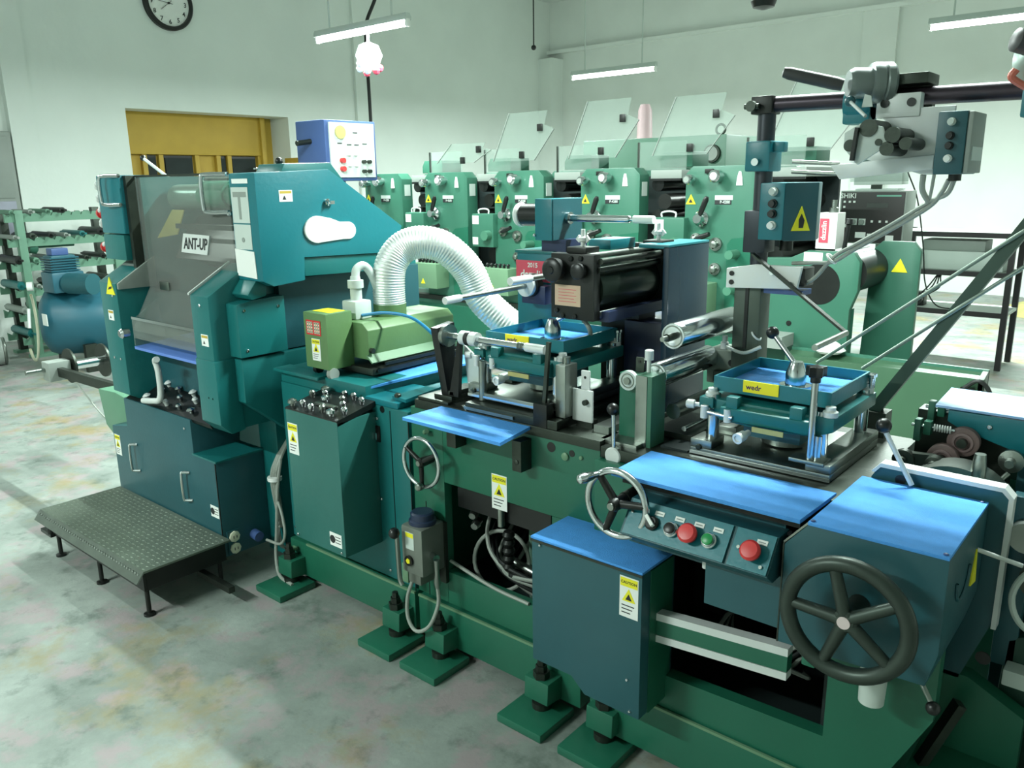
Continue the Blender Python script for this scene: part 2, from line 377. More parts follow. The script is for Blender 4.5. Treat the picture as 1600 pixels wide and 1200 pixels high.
solo('pull_cord', MB().tube([(-6.4, 8.0, 4.6), (-6.4, 8.0, 3.9), (-6.4, 8.0, 3.14)], .008, 6).ball((-6.4, 8.0, 3.12), .03), cableb, 'thin dark pull cord hanging left of the far tube light', 'cord')
# blue operator box on a post, facing +X
cb = T('control_box', 'blue control box with pale panel, round badge and red buttons', 'control box', (-6.2, 4.95, 0))
cb.p('housing', B(-6.5, -6.1, 4.62, 5.17, 1.62, 2.12), bluep, bev=.01)
cb.p('post', B(-6.34, -6.26, 4.86, 4.94, .02, 1.62), bluep)
cb.p('foot', B(-6.5, -6.1, 4.7, 5.1, 0, .02), bluep)
cb.p('front_panel', B(-6.1, -6.085, 4.66, 5.14, 1.65, 2.10), lgrey)
cb.p('badge', CY((-6.085, 4.77, 2.02), (-6.075, 4.77, 2.02), .055, 24), brass)
for y, z in ((4.77, 1.79), (4.77, 1.72)): cb.p('red_button', CY((-6.085, y, z), (-6.05, y, z), .022, 14), red)
for y, z in ((4.85, 1.85), (4.92, 1.85), (4.85, 1.76), (4.92, 1.76)): cb.p('lamp', B(-6.085, -6.07, y-.02, y+.02, z-.02, z+.02), white, bev=.003)
for y, z in ((5.00, 1.78), (5.06, 1.78), (5.00, 1.70), (5.06, 1.70)): cb.p('switch', CY((-6.085, y, z), (-6.05, y, z), .016, 12), dsteel)
for y, z in ((4.93, 2.02), (4.76, 1.93), (4.86, 1.92), (4.94, 1.92), (5.03, 1.93)): cb.p('print_line', B(-6.085, -6.083, y-.025, y+.025, z-.004, z+.004), ink)
cb.o.location = (-5.85, 4.72, 0)
cb.p('lever', CY((-6.3, 4.62, 1.95), (-6.3, 4.48, 1.93), .022), dsteel)
solo('ceiling_fan_hub', MB().lathe((-3.22, 7.2, 3.0), (0, 0, 1), [(0, .02), (.02, .09), (.07, .11), (.1, .05), (.12, .02), (1.7, .02)], 20), black, 'dark hub hanging from the ceiling at the top edge of the photo', 'fan hub')
# ================================================================ printing tower at the far left of the near machine
t = T('printing_tower', 'tall teal printing tower with clear guard plate reading ANT-UP', 'printing press', (-3.25, 2.1, 0))
# side frames: right one, with the low column in front
t.p('side_frame', MB().prism('x', [(1.56, .70), (1.62, .665), (1.80, .665), (1.80, .06), (2.62, .06), (2.62, 1.30), (1.74, 1.30), (1.56, 1.195)], -2.94, -2.81), teal, bev=.004)
t.p('side_frame', MB().prism('x', [(1.56, .70), (1.62, .665), (1.80, .665), (1.80, .06), (2.62, .06), (2.62, 1.30), (1.74, 1.30), (1.56, 1.195)], -3.72, -3.56), teal, bev=.004)
pan = t.p('side_door', MB().prism('x', [(1.63, .96), (1.63, 1.165), (1.70, 1.175), (1.84, 1.18), (1.84, .96)], -2.81, -2.735), teal, bev=.004)
t.p('side_skirt', MB().prism('x', [(1.64, .95), (1.90, .95), (2.55, .95), (2.55, .1), (1.86, .1), (1.86, .60), (1.64, .78)], -2.81, -2.75), teal, bev=.004)
t.p('shade_panel', B(-2.81, -2.775, 1.845, 2.60, .955, 1.235), navy, bev=.003)  # navy sheet put where the hood's shadow falls, shade as colour
t.p('column_foot', MB().prism('x', [(1.555, .95), (1.64, .95), (1.66, .66), (1.60, .655), (1.555, .70)], -2.94, -2.80), teal, bev=.004)
for y, z in ((1.66, 1.14), (1.66, .985), (1.81, 1.14)): bolt(t, (-2.735, y, z), (1, 0, 0), .006)
for x, z in ((-2.87, 1.16), (-2.87, .80), (-2.84, .80), (-3.60, 1.14), (-3.60, .86), (-3.66, .86)): bolt(t, (x, 1.56, z), (0, -1, 0), .006)
warn(t, 'F', -2.86, 1.005, 1.56, .05, .045); warn(t, 'F', -3.64, 1.03, 1.56, .05, .045)
t.p('top_edge', MB().prism('x', [(1.555, 1.195), (1.74, 1.302), (1.74, 1.310), (1.555, 1.203)], -2.945, -2.936), alum)
# upper hood on the right side
hood = t.p('side_hood', MB().prism('x', [(1.70, 1.25), (1.70, 1.642), (2.03, 1.655), (2.40, 1.42), (2.34, 1.312), (1.89, 1.325), (1.885, 1.238), (1.745, 1.228)], -2.82, -2.65), tealb, bev=.004)
t.p('hood_flange', MB().prism('x', [(1.895, 1.323), (2.335, 1.310), (2.33, 1.240), (1.895, 1.252)], -2.80, -2.662), teal, bev=.002)
t.p('hood_underside', MB().prism('x', [(1.70, 1.25), (1.745, 1.235), (1.74, 1.19), (1.68, 1.18), (1.66, 1.2)], -2.86, -2.70), teal, bev=.004)
t.p('top_step', MB().prism('x', [(1.82, 1.64), (1.84, 1.675), (2.05, 1.68), (2.12, 1.60), (1.82, 1.60)], -2.83, -2.662), teal, bev=.003)
# white painted cover plate on the hood (large round end, small round end)
pts = [(1.954+.060*math.cos(a), 1.428+.052*math.sin(a)) for a in [math.radians(x) for x in range(75, 290, 15)]]
pts += [(2.075, 1.384)]+[(2.105+.036*math.cos(a), 1.417+.034*math.sin(a)) for a in [math.radians(x) for x in range(-90, 91, 15)]]+[(2.065, 1.452), (2.02, 1.468)]
t.p('white_cover', MB().prism('x', pts, -2.65, -2.640), white, hood, .003, label='white pear-shaped cover plate')
warn(t, 'R', 1.826, 1.537, -2.65, .058, .042, hood)
t.p('latch', MB().lathe((-2.65, 2.01, 1.53), (1, 0, 0), [(0, .012), (.012, .014), (.02, .006), (.03, .004)], 12).box(-2.645, -2.63, 2.0, 2.035, 1.522, 1.535), chrome, hood)
for y in (1.76, 1.9): bolt(t, (-2.73, y, 1.655), (0, 0, 1), .008, .006)
t.p('number_strip', plate('F', -2.80, -2.695, 1.605, 1.622, 1.70, .0015), white, hood)
a_ = t.p('instruction_card', plate('F', -2.812, -2.700, 1.462, 1.592, 1.70, .0015), lgrey, hood)
t.p('card_print', plate('F', -2.80, -2.712, 1.556, 1.575, 1.6985, .0004), greyp, hood)
t.p('card_print', plate('F', -2.768, -2.752, 1.475, 1.575, 1.6985, .0006), greyp, hood)
t.p('instruction_card', plate('F', -2.812, -2.700, 1.365, 1.457, 1.70, .0015), lgrey, hood)
t.p('round_mark', CY((-2.755, 1.6985, 1.40), (-2.755, 1.697, 1.40), .009), greyp, hood)
t.p('blank_paper', MB().prism('y', [(-2.815, 1.265), (-2.685, 1.258), (-2.690, 1.358), (-2.818, 1.366)], 1.697, 1.70), white, hood)
bolt(t, (-2.83, 1.70, 1.495), (0, -1, 0), .009, .012)
# clear guards between the side frames, dark rollers behind them
t.p('back_wall', B(-3.56, -2.86, 2.3, 2.36, .66, 1.42), mat('dim_grey', (84, 86, 82), .5)); t.p('back_slope', MB().slab([(-3.56, 2.34, 1.42), (-2.86, 2.34, 1.42), (-2.86, 2.02, 1.63), (-3.56, 2.02, 1.63)], .02), greyp)
t.p('left_cheek', MB().prism('x', [(1.72, 1.2), (1.72, 1.64), (2.02, 1.64), (2.34, 1.42), (2.34, 1.2)], -3.60, -3.555), teal)
t.p('inner_cheek', MB().prism('x', [(1.74, 1.24), (1.74, 1.63), (2.0, 1.63), (2.34, 1.41), (2.34, 1.24)], -2.86, -2.82), dsteel)
def roller(name, y, z, r, m_, x0=-3.5, x1=-2.95): t.p(name, CY((x0, y, z), (x1, y, z), r, 32), m_)
roller('impression_cylinder', 2.02, 1.10, .12, dsteel); roller('plate_cylinder', 2.02, 1.36, .13, blackm)
roller('ink_roller', 1.86, 1.55, .055, mat('roller_grey_green', (120, 150, 138), .3, .4)); roller('ink_roller', 1.98, 1.57, .05, grn)
t.p('ink_motor', MB().lathe((-3.18, 1.80, 1.56), (1, 0, 0), [(0, .04), (.05, .055), (.22, .055), (.22, .045), (.36, .045)], 24), mat('motor_green', (50, 130, 104), .35))
g = t.p('upper_guard', B(-3.56, -2.83, 1.700, 1.706, 1.17, 1.642), acr2, label='clear acrylic guard')
t.p('guard_edge', B(-3.56, -2.83, 1.698, 1.708, 1.638, 1.646), dsteel, g)
ig = t.p('inner_cover', MB().slab([(-3.40, 1.76, 1.30), (-2.90, 1.76, 1.30), (-2.90, 1.84, 1.44), (-3.40, 1.84, 1.44)], .006), mat('mauve_metal', (104, 94, 96), .35, .5))
t.p('inner_lip', B(-3.36, -2.92, 1.755, 1.762, 1.425, 1.445), blackm, ig)
t.p('amber_flap', MB().slab([(-3.52, 1.75, 1.38), (-3.36, 1.76, 1.40), (-3.36, 1.80, 1.50), (-3.46, 1.80, 1.50)], .004), mat('amber_sheet', (190, 170, 90), .3), ig)
pl = t.p('name_plate', MB().prism('y', [(-3.215, 1.336), (-3.015, 1.332), (-2.985, 1.408), (-3.185, 1.412)], 1.692, 1.6995), alum, g)
t.text('lettering', 'ANT-UP', (-3.10, 1.6915, 1.371), 'F', .064, ink, g, ext=.001, shear=.3, stretch=.78)
# lower guard
lg = t.p('lower_guard', MB().slab([(-3.54, 1.60, .99), (-2.94, 1.60, .99), (-2.94, 1.70, 1.17), (-3.54, 1.70, 1.17)], .006), acr2)
lf = t.p('guard_flap', MB().slab([(-3.48, 1.575, .965), (-2.95, 1.575, .965), (-2.95, 1.575, 1.055), (-3.48, 1.575, 1.055)], .005), acr2)
t.p('flap_rail', B(-3.48, -2.95, 1.572, 1.582, 1.047, 1.059), chrome, lf)
t.p('flap_cheek', MB().prism('x', [(1.58, .93), (1.58, 1.04), (1.70, 1.12), (1.72, .93)], -3.495, -3.485), acr, lf)
for x in (-3.40, -3.02): t.p('hinge', B(x-.04, x+.04, 1.694, 1.70, 1.165, 1.20), steel, g, .002)
t.p('inner_plate', MB().slab([(-3.38, 1.80, 1.00), (-3.12, 1.80, 1.00), (-3.12, 1.86, 1.14), (-3.38, 1.86, 1.14)], .006), mat('amber_dark', (120, 100, 50), .35))
t.p('cheek_plate', MB().prism('x', [(1.565, 1.195), (1.74, 1.302), (1.74, 1.17), (1.565, 1.17)], -3.73, -3.55), greyp, bev=.003)
tr_ = t.p('warning_triangle', tri('F', -3.615, 1.145, .085, 1.562, .004), yellow)
t.p('hand_symbol', MB().prism('y', [(-3.635, 1.165), (-3.60, 1.172), (-3.595, 1.182), (-3.62, 1.178)], 1.557, 1.559), ink, tr_)
t.p('blue_table', MB().slab([(-3.50, 1.58, .925), (-2.95, 1.58, .925), (-2.95, 1.95, .955), (-3.50, 1.95, .955)], .012), mat('blue_table_mat', (100, 136, 214), .5))
t.p('table_front', B(-3.56, -2.94, 1.70, 1.72, .68, .93), navy)
t.p('guard_knob', MB().lathe((-3.52, 1.57, .985), (0, -1, 0), [(0, .02), (.03, .022), (.04, .014)], 16), chrome)
# control deck with connectors and a crank
dk = t.p('control_deck', MB().slab([(-3.66, 1.585, .668), (-2.94, 1.585, .668), (-2.94, 1.72, .735), (-3.66, 1.72, .735)], .02), black)
for k, (x, y) in enumerate(((-3.50, 1.61), (-3.45, 1.66), (-3.40, 1.62), (-3.36, 1.69), (-3.33, 1.61), (-3.28, 1.65), (-3.24, 1.69), (-3.22, 1.61), (-3.17, 1.66), (-3.12, 1.61), (-3.09, 1.68), (-3.04, 1.63), (-3.47, 1.70), (-3.14, 1.71), (-3.0, 1.68))):
    z = .668+(y-1.585)*.5
    t.p('deck_knob', MB().lathe((x, y, z), (0, -.3, 1), [(0, .009), (.012, .010), (.02, .013 if k % 3 else .018), (.028, .008)], 12), chrome if k % 2 else alum, dk)
t.p('crank', MB().tube([(-3.46, 1.57, .690), (-3.38, 1.575, .700), (-3.33, 1.58, .712), (-3.32, 1.585, .76), (-3.31, 1.58, .84), (-3.315, 1.575, .885), (-3.27, 1.56, .90)], .013, 10), alum, dk)
# bottom cabinet with two pull handles
cab = t.p('cabinet', MB().prism('y', [(-3.84, .10), (-2.92, .10), (-2.92, .515), (-3.09, .515), (-3.09, .665), (-3.68, .665), (-3.68, .53), (-3.84, .505)], 1.58, 1.80), navy, bev=.004)
t.p('cabinet_lid', B(-3.10, -2.915, 1.578, 1.80, .512, .520), teal, cab)
t.p('door_seam', B(-2.926, -2.921, 1.577, 1.58, .10, .51), black, cab)
def pull(x, z, h, y):
    t.p('handle', MB().tube([(x+.03, y, z+h), (x+.005, y-.018, z+h), (x, y-.024, z+h-.012), (x, y-.024, z+.012), (x+.005, y-.018, z), (x+.03, y, z)], .006, 8, 3), chrome, cab)
pull(-3.63, .33, .125, 1.58); pull(-3.17, .30, .125, 1.58)
caution(t, 'F', -3.80, .365, 1.58, .055, .10); logo_label(t, 'F', -2.965, .268, 1.58, .062, .05)
so = t.p('socket', B(-2.92, -2.914, 1.595, 1.655, .105, .21), navy, cab)
for z in (.182, .130): t.p('socket_face', MB().lathe((-2.914, 1.625, z), (1, 0, 0), [(0, .024), (.006, .024), (.008, .02)], 8), cream, so)
for z in (.182, .130):
    for s in (-1, 1): t.p('socket_slot', B(-2.906, -2.905, 1.625+s*.007-.0015, 1.625+s*.007+.0015, z-.006, z+.006), ink, so)
bolt(t, (-3.14, 1.58, .62), (0, -1, 0), .006); t.p('plug', CY((-2.92, 1.72, .16), (-2.88, 1.72, .155), .022), bluep, cab)
# left operator box with buttons on its outer side, and chrome pull handles
ob = t.p('operator_box', B(-3.80, -3.585, 1.64, 1.86, 1.40, 1.648), tealb, bev=.006)
t.p('operator_box', B(-3.80, -3.60, 1.64, 1.86, 1.285, 1.395), teal, bev=.006)
t.p('box_back_rail', B(-3.585, -3.56, 1.66, 1.70, 1.25, 1.645), dsteel)
for z, m_, r in ((1.60, alum, .016), (1.545, alum, .016), (1.485, red, .026), (1.435, alum, .016), (1.335, red, .026)):
    t.p('push_button', MB().lathe((-3.80, 1.66, z), (-1, 0, 0), [(0, r*.7), (.02, r*.7), (.022, r), (.04, r*.9)], 14), m_, ob)
    t.p('button_cap', MB().ball((-3.815, 1.648, z+.012), .012, 10, 6), alum, ob)
def bow(x0, x1, z0, z1, y):
    t.p('pull_handle', MB().tube([(x1, y, z1), (x0+.02, y-.02, z1), (x0, y-.03, z1-.015), (x0, y-.03, z0+.02), (x0+.02, y-.025, z0), (x1, y-.005, z0)], .0085, 10, 4), chrome)
bow(-3.70, -3.58, 1.525, 1.645, 1.64); bow(-2.965, -2.83, 1.50, 1.64, 1.70)
t.p('cable_gland', CY((-3.72, 1.75, 1.285), (-3.72, 1.75, 1.20), .03), teal)
t.p('duct_bridge', B(-3.80, -3.56, 1.72, 1.86, 1.13, 1.20), teal, bev=.01)
# green bracket and unwind arm on the outer side
t.p('outer_bracket', MB().prism('y', [(-3.84, .30), (-4.10, .44), (-4.14, .62), (-3.95, .63), (-3.72, .60), (-3.72, .32)], 1.66, 1.86), mat('bracket_green', (96, 142, 116), .4), bev=.005)
arm = t.p('unwind_arm', MB().beam((-4.05, 1.76, .60), (-4.92, 1.76, .585), .03, .05), dsteel)
t.p('arm_block', B(-4.96, -4.86, 1.70, 1.82, .535, .645), greyp, arm, .006)
t.p('unwind_shaft', CY((-4.92, 1.60, .60), (-4.92, 2.06, .60), .014), steel, arm)
t.p('core_sleeve', CY((-4.92, 1.84, .60), (-4.92, 2.05, .60), .028), chrome, arm)
for y in (1.83, 2.02): t.p('flange_disc', CY((-4.92, y, .60), (-4.92, y+.012, .60), .10, 36), dsteel, arm)
t.p('arm_wire', MB().tube([(-4.6, 1.74, .56), (-4.3, 1.72, .45), (-4.05, 1.70, .42)], .005, 6), cable, arm)
t.p('lever', CY((-3.60, 1.88, 1.63), (-3.86, 1.90, 1.724), .007), alum); t.p('lever_knob', MB().ball((-3.87, 1.90, 1.729), .014), black)
t.p('lever_stub', MB().ball((-2.90, 1.98, 1.69), .016), black)
for x in (-3.6, -2.86):
    for y in (1.9, 2.5): t.p('levelling_foot', MB().lathe((x, y, 0), (0, 0, 1), [(0, .045), (.015, .045), (.02, .014), (.08, .014)], 16), dsteel)

# loose cables between the tower and the base
cbn = T('cable_bundle', 'bundle of grey cables tied with white tape beside the step platform', 'cable', (-2.80, 1.80, 0))
for k in range(5):
    o = random.uniform(-.012, .012)
    cbn.p('cable', MB().tube([(-2.80+o, 1.85, .57), (-2.79+o*2, 1.79, .50), (-2.81+o, 1.775+o, .415), (-2.80+o*2, 1.78, .30-.02*k), (-2.82+o, 1.775, .20), (-2.80+o, 1.77, .13), (-2.83+.01*k, 1.79, .10)], .0065, 6), cable)
cbn.p('long_cable', MB().tube([(-2.78, 1.79, .50), (-2.79, 1.77, .38), (-2.80, 1.755, .20), (-2.80, 1.74, .08), (-2.72, 1.70, .035), (-2.62, 1.69, .03)], .007, 8), cable)
cbn.p('loop_cable', MB().tube([(-2.80, 1.77, .33), (-2.74, 1.75, .27), (-2.72, 1.74, .20), (-2.76, 1.74, .15), (-2.86, 1.74, .14)], .006, 8), cable)
cbn.p('tape', CY((-2.812, 1.775, .41), (-2.812, 1.775, .425), .03, 12), white)
# step platform
sp = T('step_platform', 'low steel diamond-plate step platform in front of the teal tower', 'step', (-3.34, 1.38, 0))
deckm = mat('tread_steel', (116, 126, 114), .45, .6, .2, 3, .05, 60)
sp.p('deck', B(-3.83, -2.86, 1.215, 1.575, .192, .200), deckm)
sp.p('front_lip', MB().prism('x', [(1.215, .200), (1.215, .192), (1.190, .158), (1.184, .160)], -3.83, -2.86), steel)
nub = MB()
for i in range(46):
    for j in range(17):
        x = -3.82+i*.0208+(.0104 if j % 2 else 0); y = 1.225+j*.0205; dx, dy = (.0075, .003) if (i+j) % 2 else (.0075, -.003)
        nub.add([(x-dx, y-dy, .2), (x-.001, y+.0022, .2), (x+dx, y+dy, .2), (x+.001, y-.0022, .2), (x, y, .2022)], [(0, 1, 4), (1, 2, 4), (2, 3, 4), (3, 0, 4)])
sp.p('tread_pattern', nub, deckm, kind='stuff')
for i in range(44):
    x = -3.81+i*.0216
    nub2 = MB().ball((x, 1.205, .186), .006, 6, 5)
    if i == 0: n0 = sp.p('lip_nub', nub2, steel); nm = n0
    else:
        c = nm.copy(); C.objects.link(c); c.parent = sp.o; c.location = (i*.0216, 0, 0)
for y in (1.235, 1.555): sp.p('rail', B(-3.80, -2.89, y-.012, y+.012, .105, .192), blackm)
for x in (-3.79, -2.90): sp.p('cross_rail', B(x-.012, x+.012, 1.235, 1.555, .105, .192), blackm)
for x in (-3.72, -3.31, -2.90):
    for y in (1.235, 1.54): sp.p('leg', MB().lathe((x, y, 0), (0, 0, 1), [(0, .022), (.008, .022), (.012, .009), (.11, .009)], 12), blackm)
sp.p('tie_bar', B(-2.94, -2.70, 1.46, 1.485, .06, .085), dsteel)
sp.p('clamp', B(-3.85, -3.74, 1.21, 1.25, .088, .104), blackm); bolt(sp, (-3.76, 1.222, .10), (0, 0, 1), .016, .03, blackm)
# ================================================================ base of the near machine
YF = 1.77
def foot(x, label, tall=.13):
    """square levelling pad with a bracket and a jack bolt, standing in front of the base"""
    t = T('levelling_pad', label, 'machine foot', (x, 1.70, 0), 'levelling pads along the front of the near machine')
    t.p('pad', B(x-.085, x+.085, 1.60, 1.77, 0, .028), grn, bev=.006)
    t.p('bracket', MB().prism('x', [(1.685, .06), (1.69, tall), (1.77, tall), (1.77, .05)], x-.045, x+.045), grn, bev=.004)
    t.p('jack_bolt', MB().lathe((x, 1.715, .028), (0, 0, 1), [(0, .03), (.02, .03), (.025, .014), (tall, .014)], 14), dsteel)
    t.p('nut', MB().lathe((x, 1.715, tall), (0, 0, 1), [(0, .026), (.022, .026), (.022, .018), (.042, .018), (.042, .013), (.062, .011)], 6), dsteel)
    return t
foot(-2.66, 'levelling pad nearest the step platform, beside the grey cable'); foot(-2.02, 'levelling pad under the grey lubricator, left of the base gap')
foot(-1.80, 'levelling pad right of the base gap below the lubricator'); foot(-1.36, 'levelling pad under the left edge of the blue-topped box'); foot(-1.13, 'levelling pad nearest the camera, under the blue-topped box')

b1 = T('teal_base_cabinet', 'teal base cabinet with skirting line between the tower and the handwheel', 'machine base', (-2.35, 2.05, 0))
b1.p('body', B(-2.70, -1.97, YF, 2.36, .20, .85), teal, bev=.004)
b1.p('plinth', B(-2.71, -1.965, YF-.012, 2.36, .045, .189), grn, bev=.004)
b1.p('plinth_edge', B(-2.60, -1.965, YF-.014, YF-.006, .184, .192), lgreen)  # trim line of the lip, its highlight put into the paler colour
b1.p('upper_block', B(-2.70, -2.19, YF+.004, 2.36, .85, .905), teal, bev=.004)
b1.p('top_ledge', B(-2.70, -2.42, YF-.03, YF+.05, .898, .910), teal, bev=.002)
b1.p('corner_step', B(-2.19, -2.02, YF, 2.0, .85, .872), tealb, bev=.004)
b1.p('link_arm', MB().slab([(-2.08, 1.80, .885), (-2.0, 1.79, .885), (-1.98, 1.98, .905), (-2.02, 1.98, .905)], .012), tealb)
for x, y in ((-2.05, 1.80), (-2.0, 1.96)): bolt(b1, (x, y, .885), (0, 0, 1), .012, .012, dsteel)
b1.p('panel_seam', B(-2.062, -2.059, YF-.0015, YF, .19, .84), black); b1.p('panel_seam', B(-1.972, -1.968, YF-.0015, YF, .19, .84), black)
lk = b1.p('door_lock', B(-2.145, -2.115, YF-.006, YF, .715, .775), black, bev=.003)
b1.p('latch_lever', B(-2.136, -2.124, YF-.016, YF-.006, .725, .752), chrome, lk, .003)
for x, z in ((-2.13, .80), (-2.10, .23), (-2.68, .24), (-2.13, .50)): bolt(b1, (x, YF, z), (0, -1, 0), .006)
b1.p('hole', CY((-2.10, YF-.001, .838), (-2.10, YF+.005, .838), .012), black)
b1.p('front_hook', B(-2.69, -2.66, YF-.03, YF, .15, .158), lgreen)
for x in (-2.62, -2.05):
    for y in (1.9, 2.28): b1.p('under_foot', CY((x, y, 0), (x, y, .05), .03, 12), dsteel)

jb = T('junction_box', 'tall teal connector box with chrome plugs on its black top', 'junction box', (-2.28, 1.685, .33))
jb.p('body', B(-2.43, -2.135, 1.60, YF, .33, .825), mat('grey_teal_paint', (44, 104, 98), .4, 0, .1, 3, .04, 60), bev=.006)
tp = jb.p('top_plate', MB().slab([(-2.43, 1.60, .828), (-2.135, 1.60, .828), (-2.135, YF, .862), (-2.43, YF, .862)], .02), black)
pl_ = [(-2.41, 1.62), (-2.36, 1.63), (-2.30, 1.62), (-2.25, 1.63), (-2.19, 1.62), (-2.155, 1.65), (-2.40, 1.70), (-2.35, 1.72), (-2.31, 1.69), (-2.24, 1.71), (-2.20, 1.68), (-2.16, 1.73), (-2.38, 1.745), (-2.27, 1.745), (-2.22, 1.745)]
for k, (x, y) in enumerate(pl_):
    z = .828+(y-1.60)*.2
    jb.p('plug', MB().lathe((x, y, z), (0, 0, 1), [(0, .008), (.008, .009), (.012, .012 if k % 4 else .017), (.022, .012 if k % 4 else .016), (.028, .006)], 12), chrome if k % 3 else steel, tp)
jb.p('rail_bar', B(-2.33, -2.22, 1.655, 1.675, .842, .852), steel, tp, .003)
caution(jb, 'F', -2.392, .66, 1.60, .058, .115); logo_label(jb, 'F', -2.185, .36, 1.60, .066, .05)
bolt(jb, (-2.155, 1.60, .345), (0, -1, 0), .005); bolt(jb, (-2.41, 1.60, .345), (0, -1, 0), .005)

# lubricator with ball lever
lu = T('lubricator', 'grey lubricator pump with ball-ended lever and looped hose on the base', 'pump', (-1.87, 1.70, .28))
lu.p('body', B(-1.905, -1.805, 1.655, 1.765, .335, .505), mat('pump_grey', (120, 126, 118), .4, .3), bev=.012)
lu.p('lower_body', B(-1.905, -1.845, 1.68, 1.76, .285, .335), mat('pump_grey2', (112, 118, 110), .4, .3), bev=.006)
lu.p('cap', MB().lathe((-1.855, 1.71, .505), (0, 0, 1), [(0, .046), (.012, .046), (.016, .04), (.035, .04), (.04, .034)], 24), mat('cap_navy', (40, 52, 78), .35))
lu.p('lever', MB().tube([(-1.88, 1.63, .30), (-1.892, 1.63, .33), (-1.896, 1.63, .47)], .008, 8), steel)
lu.p('lever_ball', MB().ball((-1.897, 1.62, .485), .019), black)
gz = lu.p('sight_glass', CY((-1.865, 1.655, .385), (-1.865, 1.647, .385), .018, 20), black)
lu.p('sight_star', CY((-1.865, 1.647, .385), (-1.865, 1.645, .385), .010, 5), yellow, gz)
gl = lu.p('label', plate('F', -1.882, -1.842, .425, .485, 1.655, .0012), lgrey); lu.p('header', plate('F', -1.880, -1.844, .468, .483, 1.6538, .0006), yellow, gl)
lu.p('fitting', CY((-1.805, 1.70, .405), (-1.775, 1.69, .405), .012), chrome); lu.p('fitting', MB().lathe((-1.775, 1.69, .30), (0, 0, 1), [(0, .008), (.02, .012), (.05, .008), (.10, .010)], 12), steel)
lu.p('hose', MB().tube([(-1.895, 1.69, .29), (-1.915, 1.68, .22), (-1.905, 1.67, .15), (-1.86, 1.665, .12), (-1.80, 1.67, .16), (-1.775, 1.69, .24), (-1.775, 1.69, .31)], .0065, 8), cable)
lu.p('bracket', B(-1.96, -1.93, 1.70, YF, .26, .33), lgreen, bev=.003)
lu.p('wall_plate', B(-1.935, -1.80, 1.755, YF-.001, .28, .5), dsteel)

# ---------------------------------------------------------------- die-cutting frame (middle module)
f2 = T('die_cutting_frame', 'dark green machine frame with open bay full of cables and two handwheels', 'machine frame', (-1.55, 2.05, 0))
f2.p('upright', B(-1.955, -1.808, YF, YF+.035, .20, .875), grn, bev=.003)
f2.p('upper_plate', B(-1.808, -1.192, YF, YF+.035, .638, .875), grn, bev=.003)
f2.p('lower_plate', B(-1.808, -1.25, YF, YF+.035, .20, .318), grn, bev=.003)
f2.p('plinth', B(-1.945, -1.245, YF-.012, 2.36, .045, .189), grn, bev=.004)
f2.p('plinth_edge', B(-1.945, -1.28, YF-.014, YF-.006, .184, .192), lgreen)  # lip trim again, highlight painted in as pale green
f2.p('side_plate', B(-1.955, -1.93, YF+.035, 2.36, .2, .87), grn)
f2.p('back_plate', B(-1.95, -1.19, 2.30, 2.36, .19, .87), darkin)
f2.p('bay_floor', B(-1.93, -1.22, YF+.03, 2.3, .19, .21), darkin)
f2.p('bay_post', B(-1.36, -1.195, YF, YF+.035, .318, .638), grn)
f2.p('seam', B(-1.9, -1.897, YF-.0015, YF, .2, .55), black)
f2.p('slot', B(-1.78, -1.39, YF+.034, YF+.04, .55, .63), black)
for x, z, r in ((-1.362, .852, .015), (-1.288, .848, .010)): f2.p('hole', CY((x, YF-.001, z), (x, YF+.004, z), r), black)
bolt(f2, (-1.31, YF, .835), (0, -1, 0), .012, .008, lgreen); bolt(f2, (-1.255, YF, .842), (0, -1, 0), .006, .006, lgreen)
f2.p('shelf_bracket', B(-1.47, -1.435, YF-.05, YF, .77, .865), dsteel, bev=.003); f2.p('shelf_bracket', B(-1.74, -1.70, YF-.05, YF, .79, .865), dsteel, bev=.003)
bolt(f2, (-1.452, YF-.05, .80), (0, -1, 0), .008, .004, dsteel)
caution(f2, 'F', -1.565, .605, YF, .062, .115)
f2.p('drop_rod', CY((-1.578, YF+.02, .54), (-1.578, YF+.02, .61), .012), steel)
# inside the bay: pump block, fittings, cables
f2.p('pump_block', B(-1.60, -1.30, 1.95, 2.15, .21, .54), mat('bay_block', (96, 128, 112), .5, 0, .2, 8), bev=.01)
f2.p('bay_pipe', CY((-1.62, 1.90, .36), (-1.25, 1.90, .30), .016), steel)
for k in range(7):
    o = random.uniform(-.03, .03)
    f2.p('bay_cable', MB().tube([(-1.80+.02*k, 2.15, .60-.03*k), (-1.76+.015*k, 1.95, .50-.03*k+o), (-1.70+.02*k, 1.86, .42-.015*k), (-1.62+.01*k, 1.84, .37+o), (-1.52+.02*k, 1.88, .28+.01*k), (-1.42, 1.95, .24)], .007, 7), cableb if k % 3 else cable)
for k in range(4):
    f2.p('air_fitting', MB().lathe((-1.76+.008*k, 1.86, .60-.035*k), (.3, -1, -.2), [(0, .012), (.02, .012), (.025, .016), (.045, .012)], 10), steel)
for k in range(5):
    f2.p('connector_stack', MB().lathe((-1.60, 1.85, .47-.028*k), (0, 0, 1), [(0, .016), (.012, .022), (.024, .016)], 10), blackm)
f2.p('loop_hose', MB().torus((-1.66, 1.88, .36), (.3, -1, .3), .10, .007, 28, 8), cable)
f2.p('bay_rod', MB().tube([(-1.80, YF+.01, .355), (-1.6, YF-.005, .33), (-1.45, YF-.002, .32)], .006, 6), cable)
f2.p('valve', MB().lathe((-1.46, 1.92, .42), (0, 0, 1), [(0, .03), (.04, .04), (.10, .035), (.11, .02), (.15, .02)], 14), blackm)
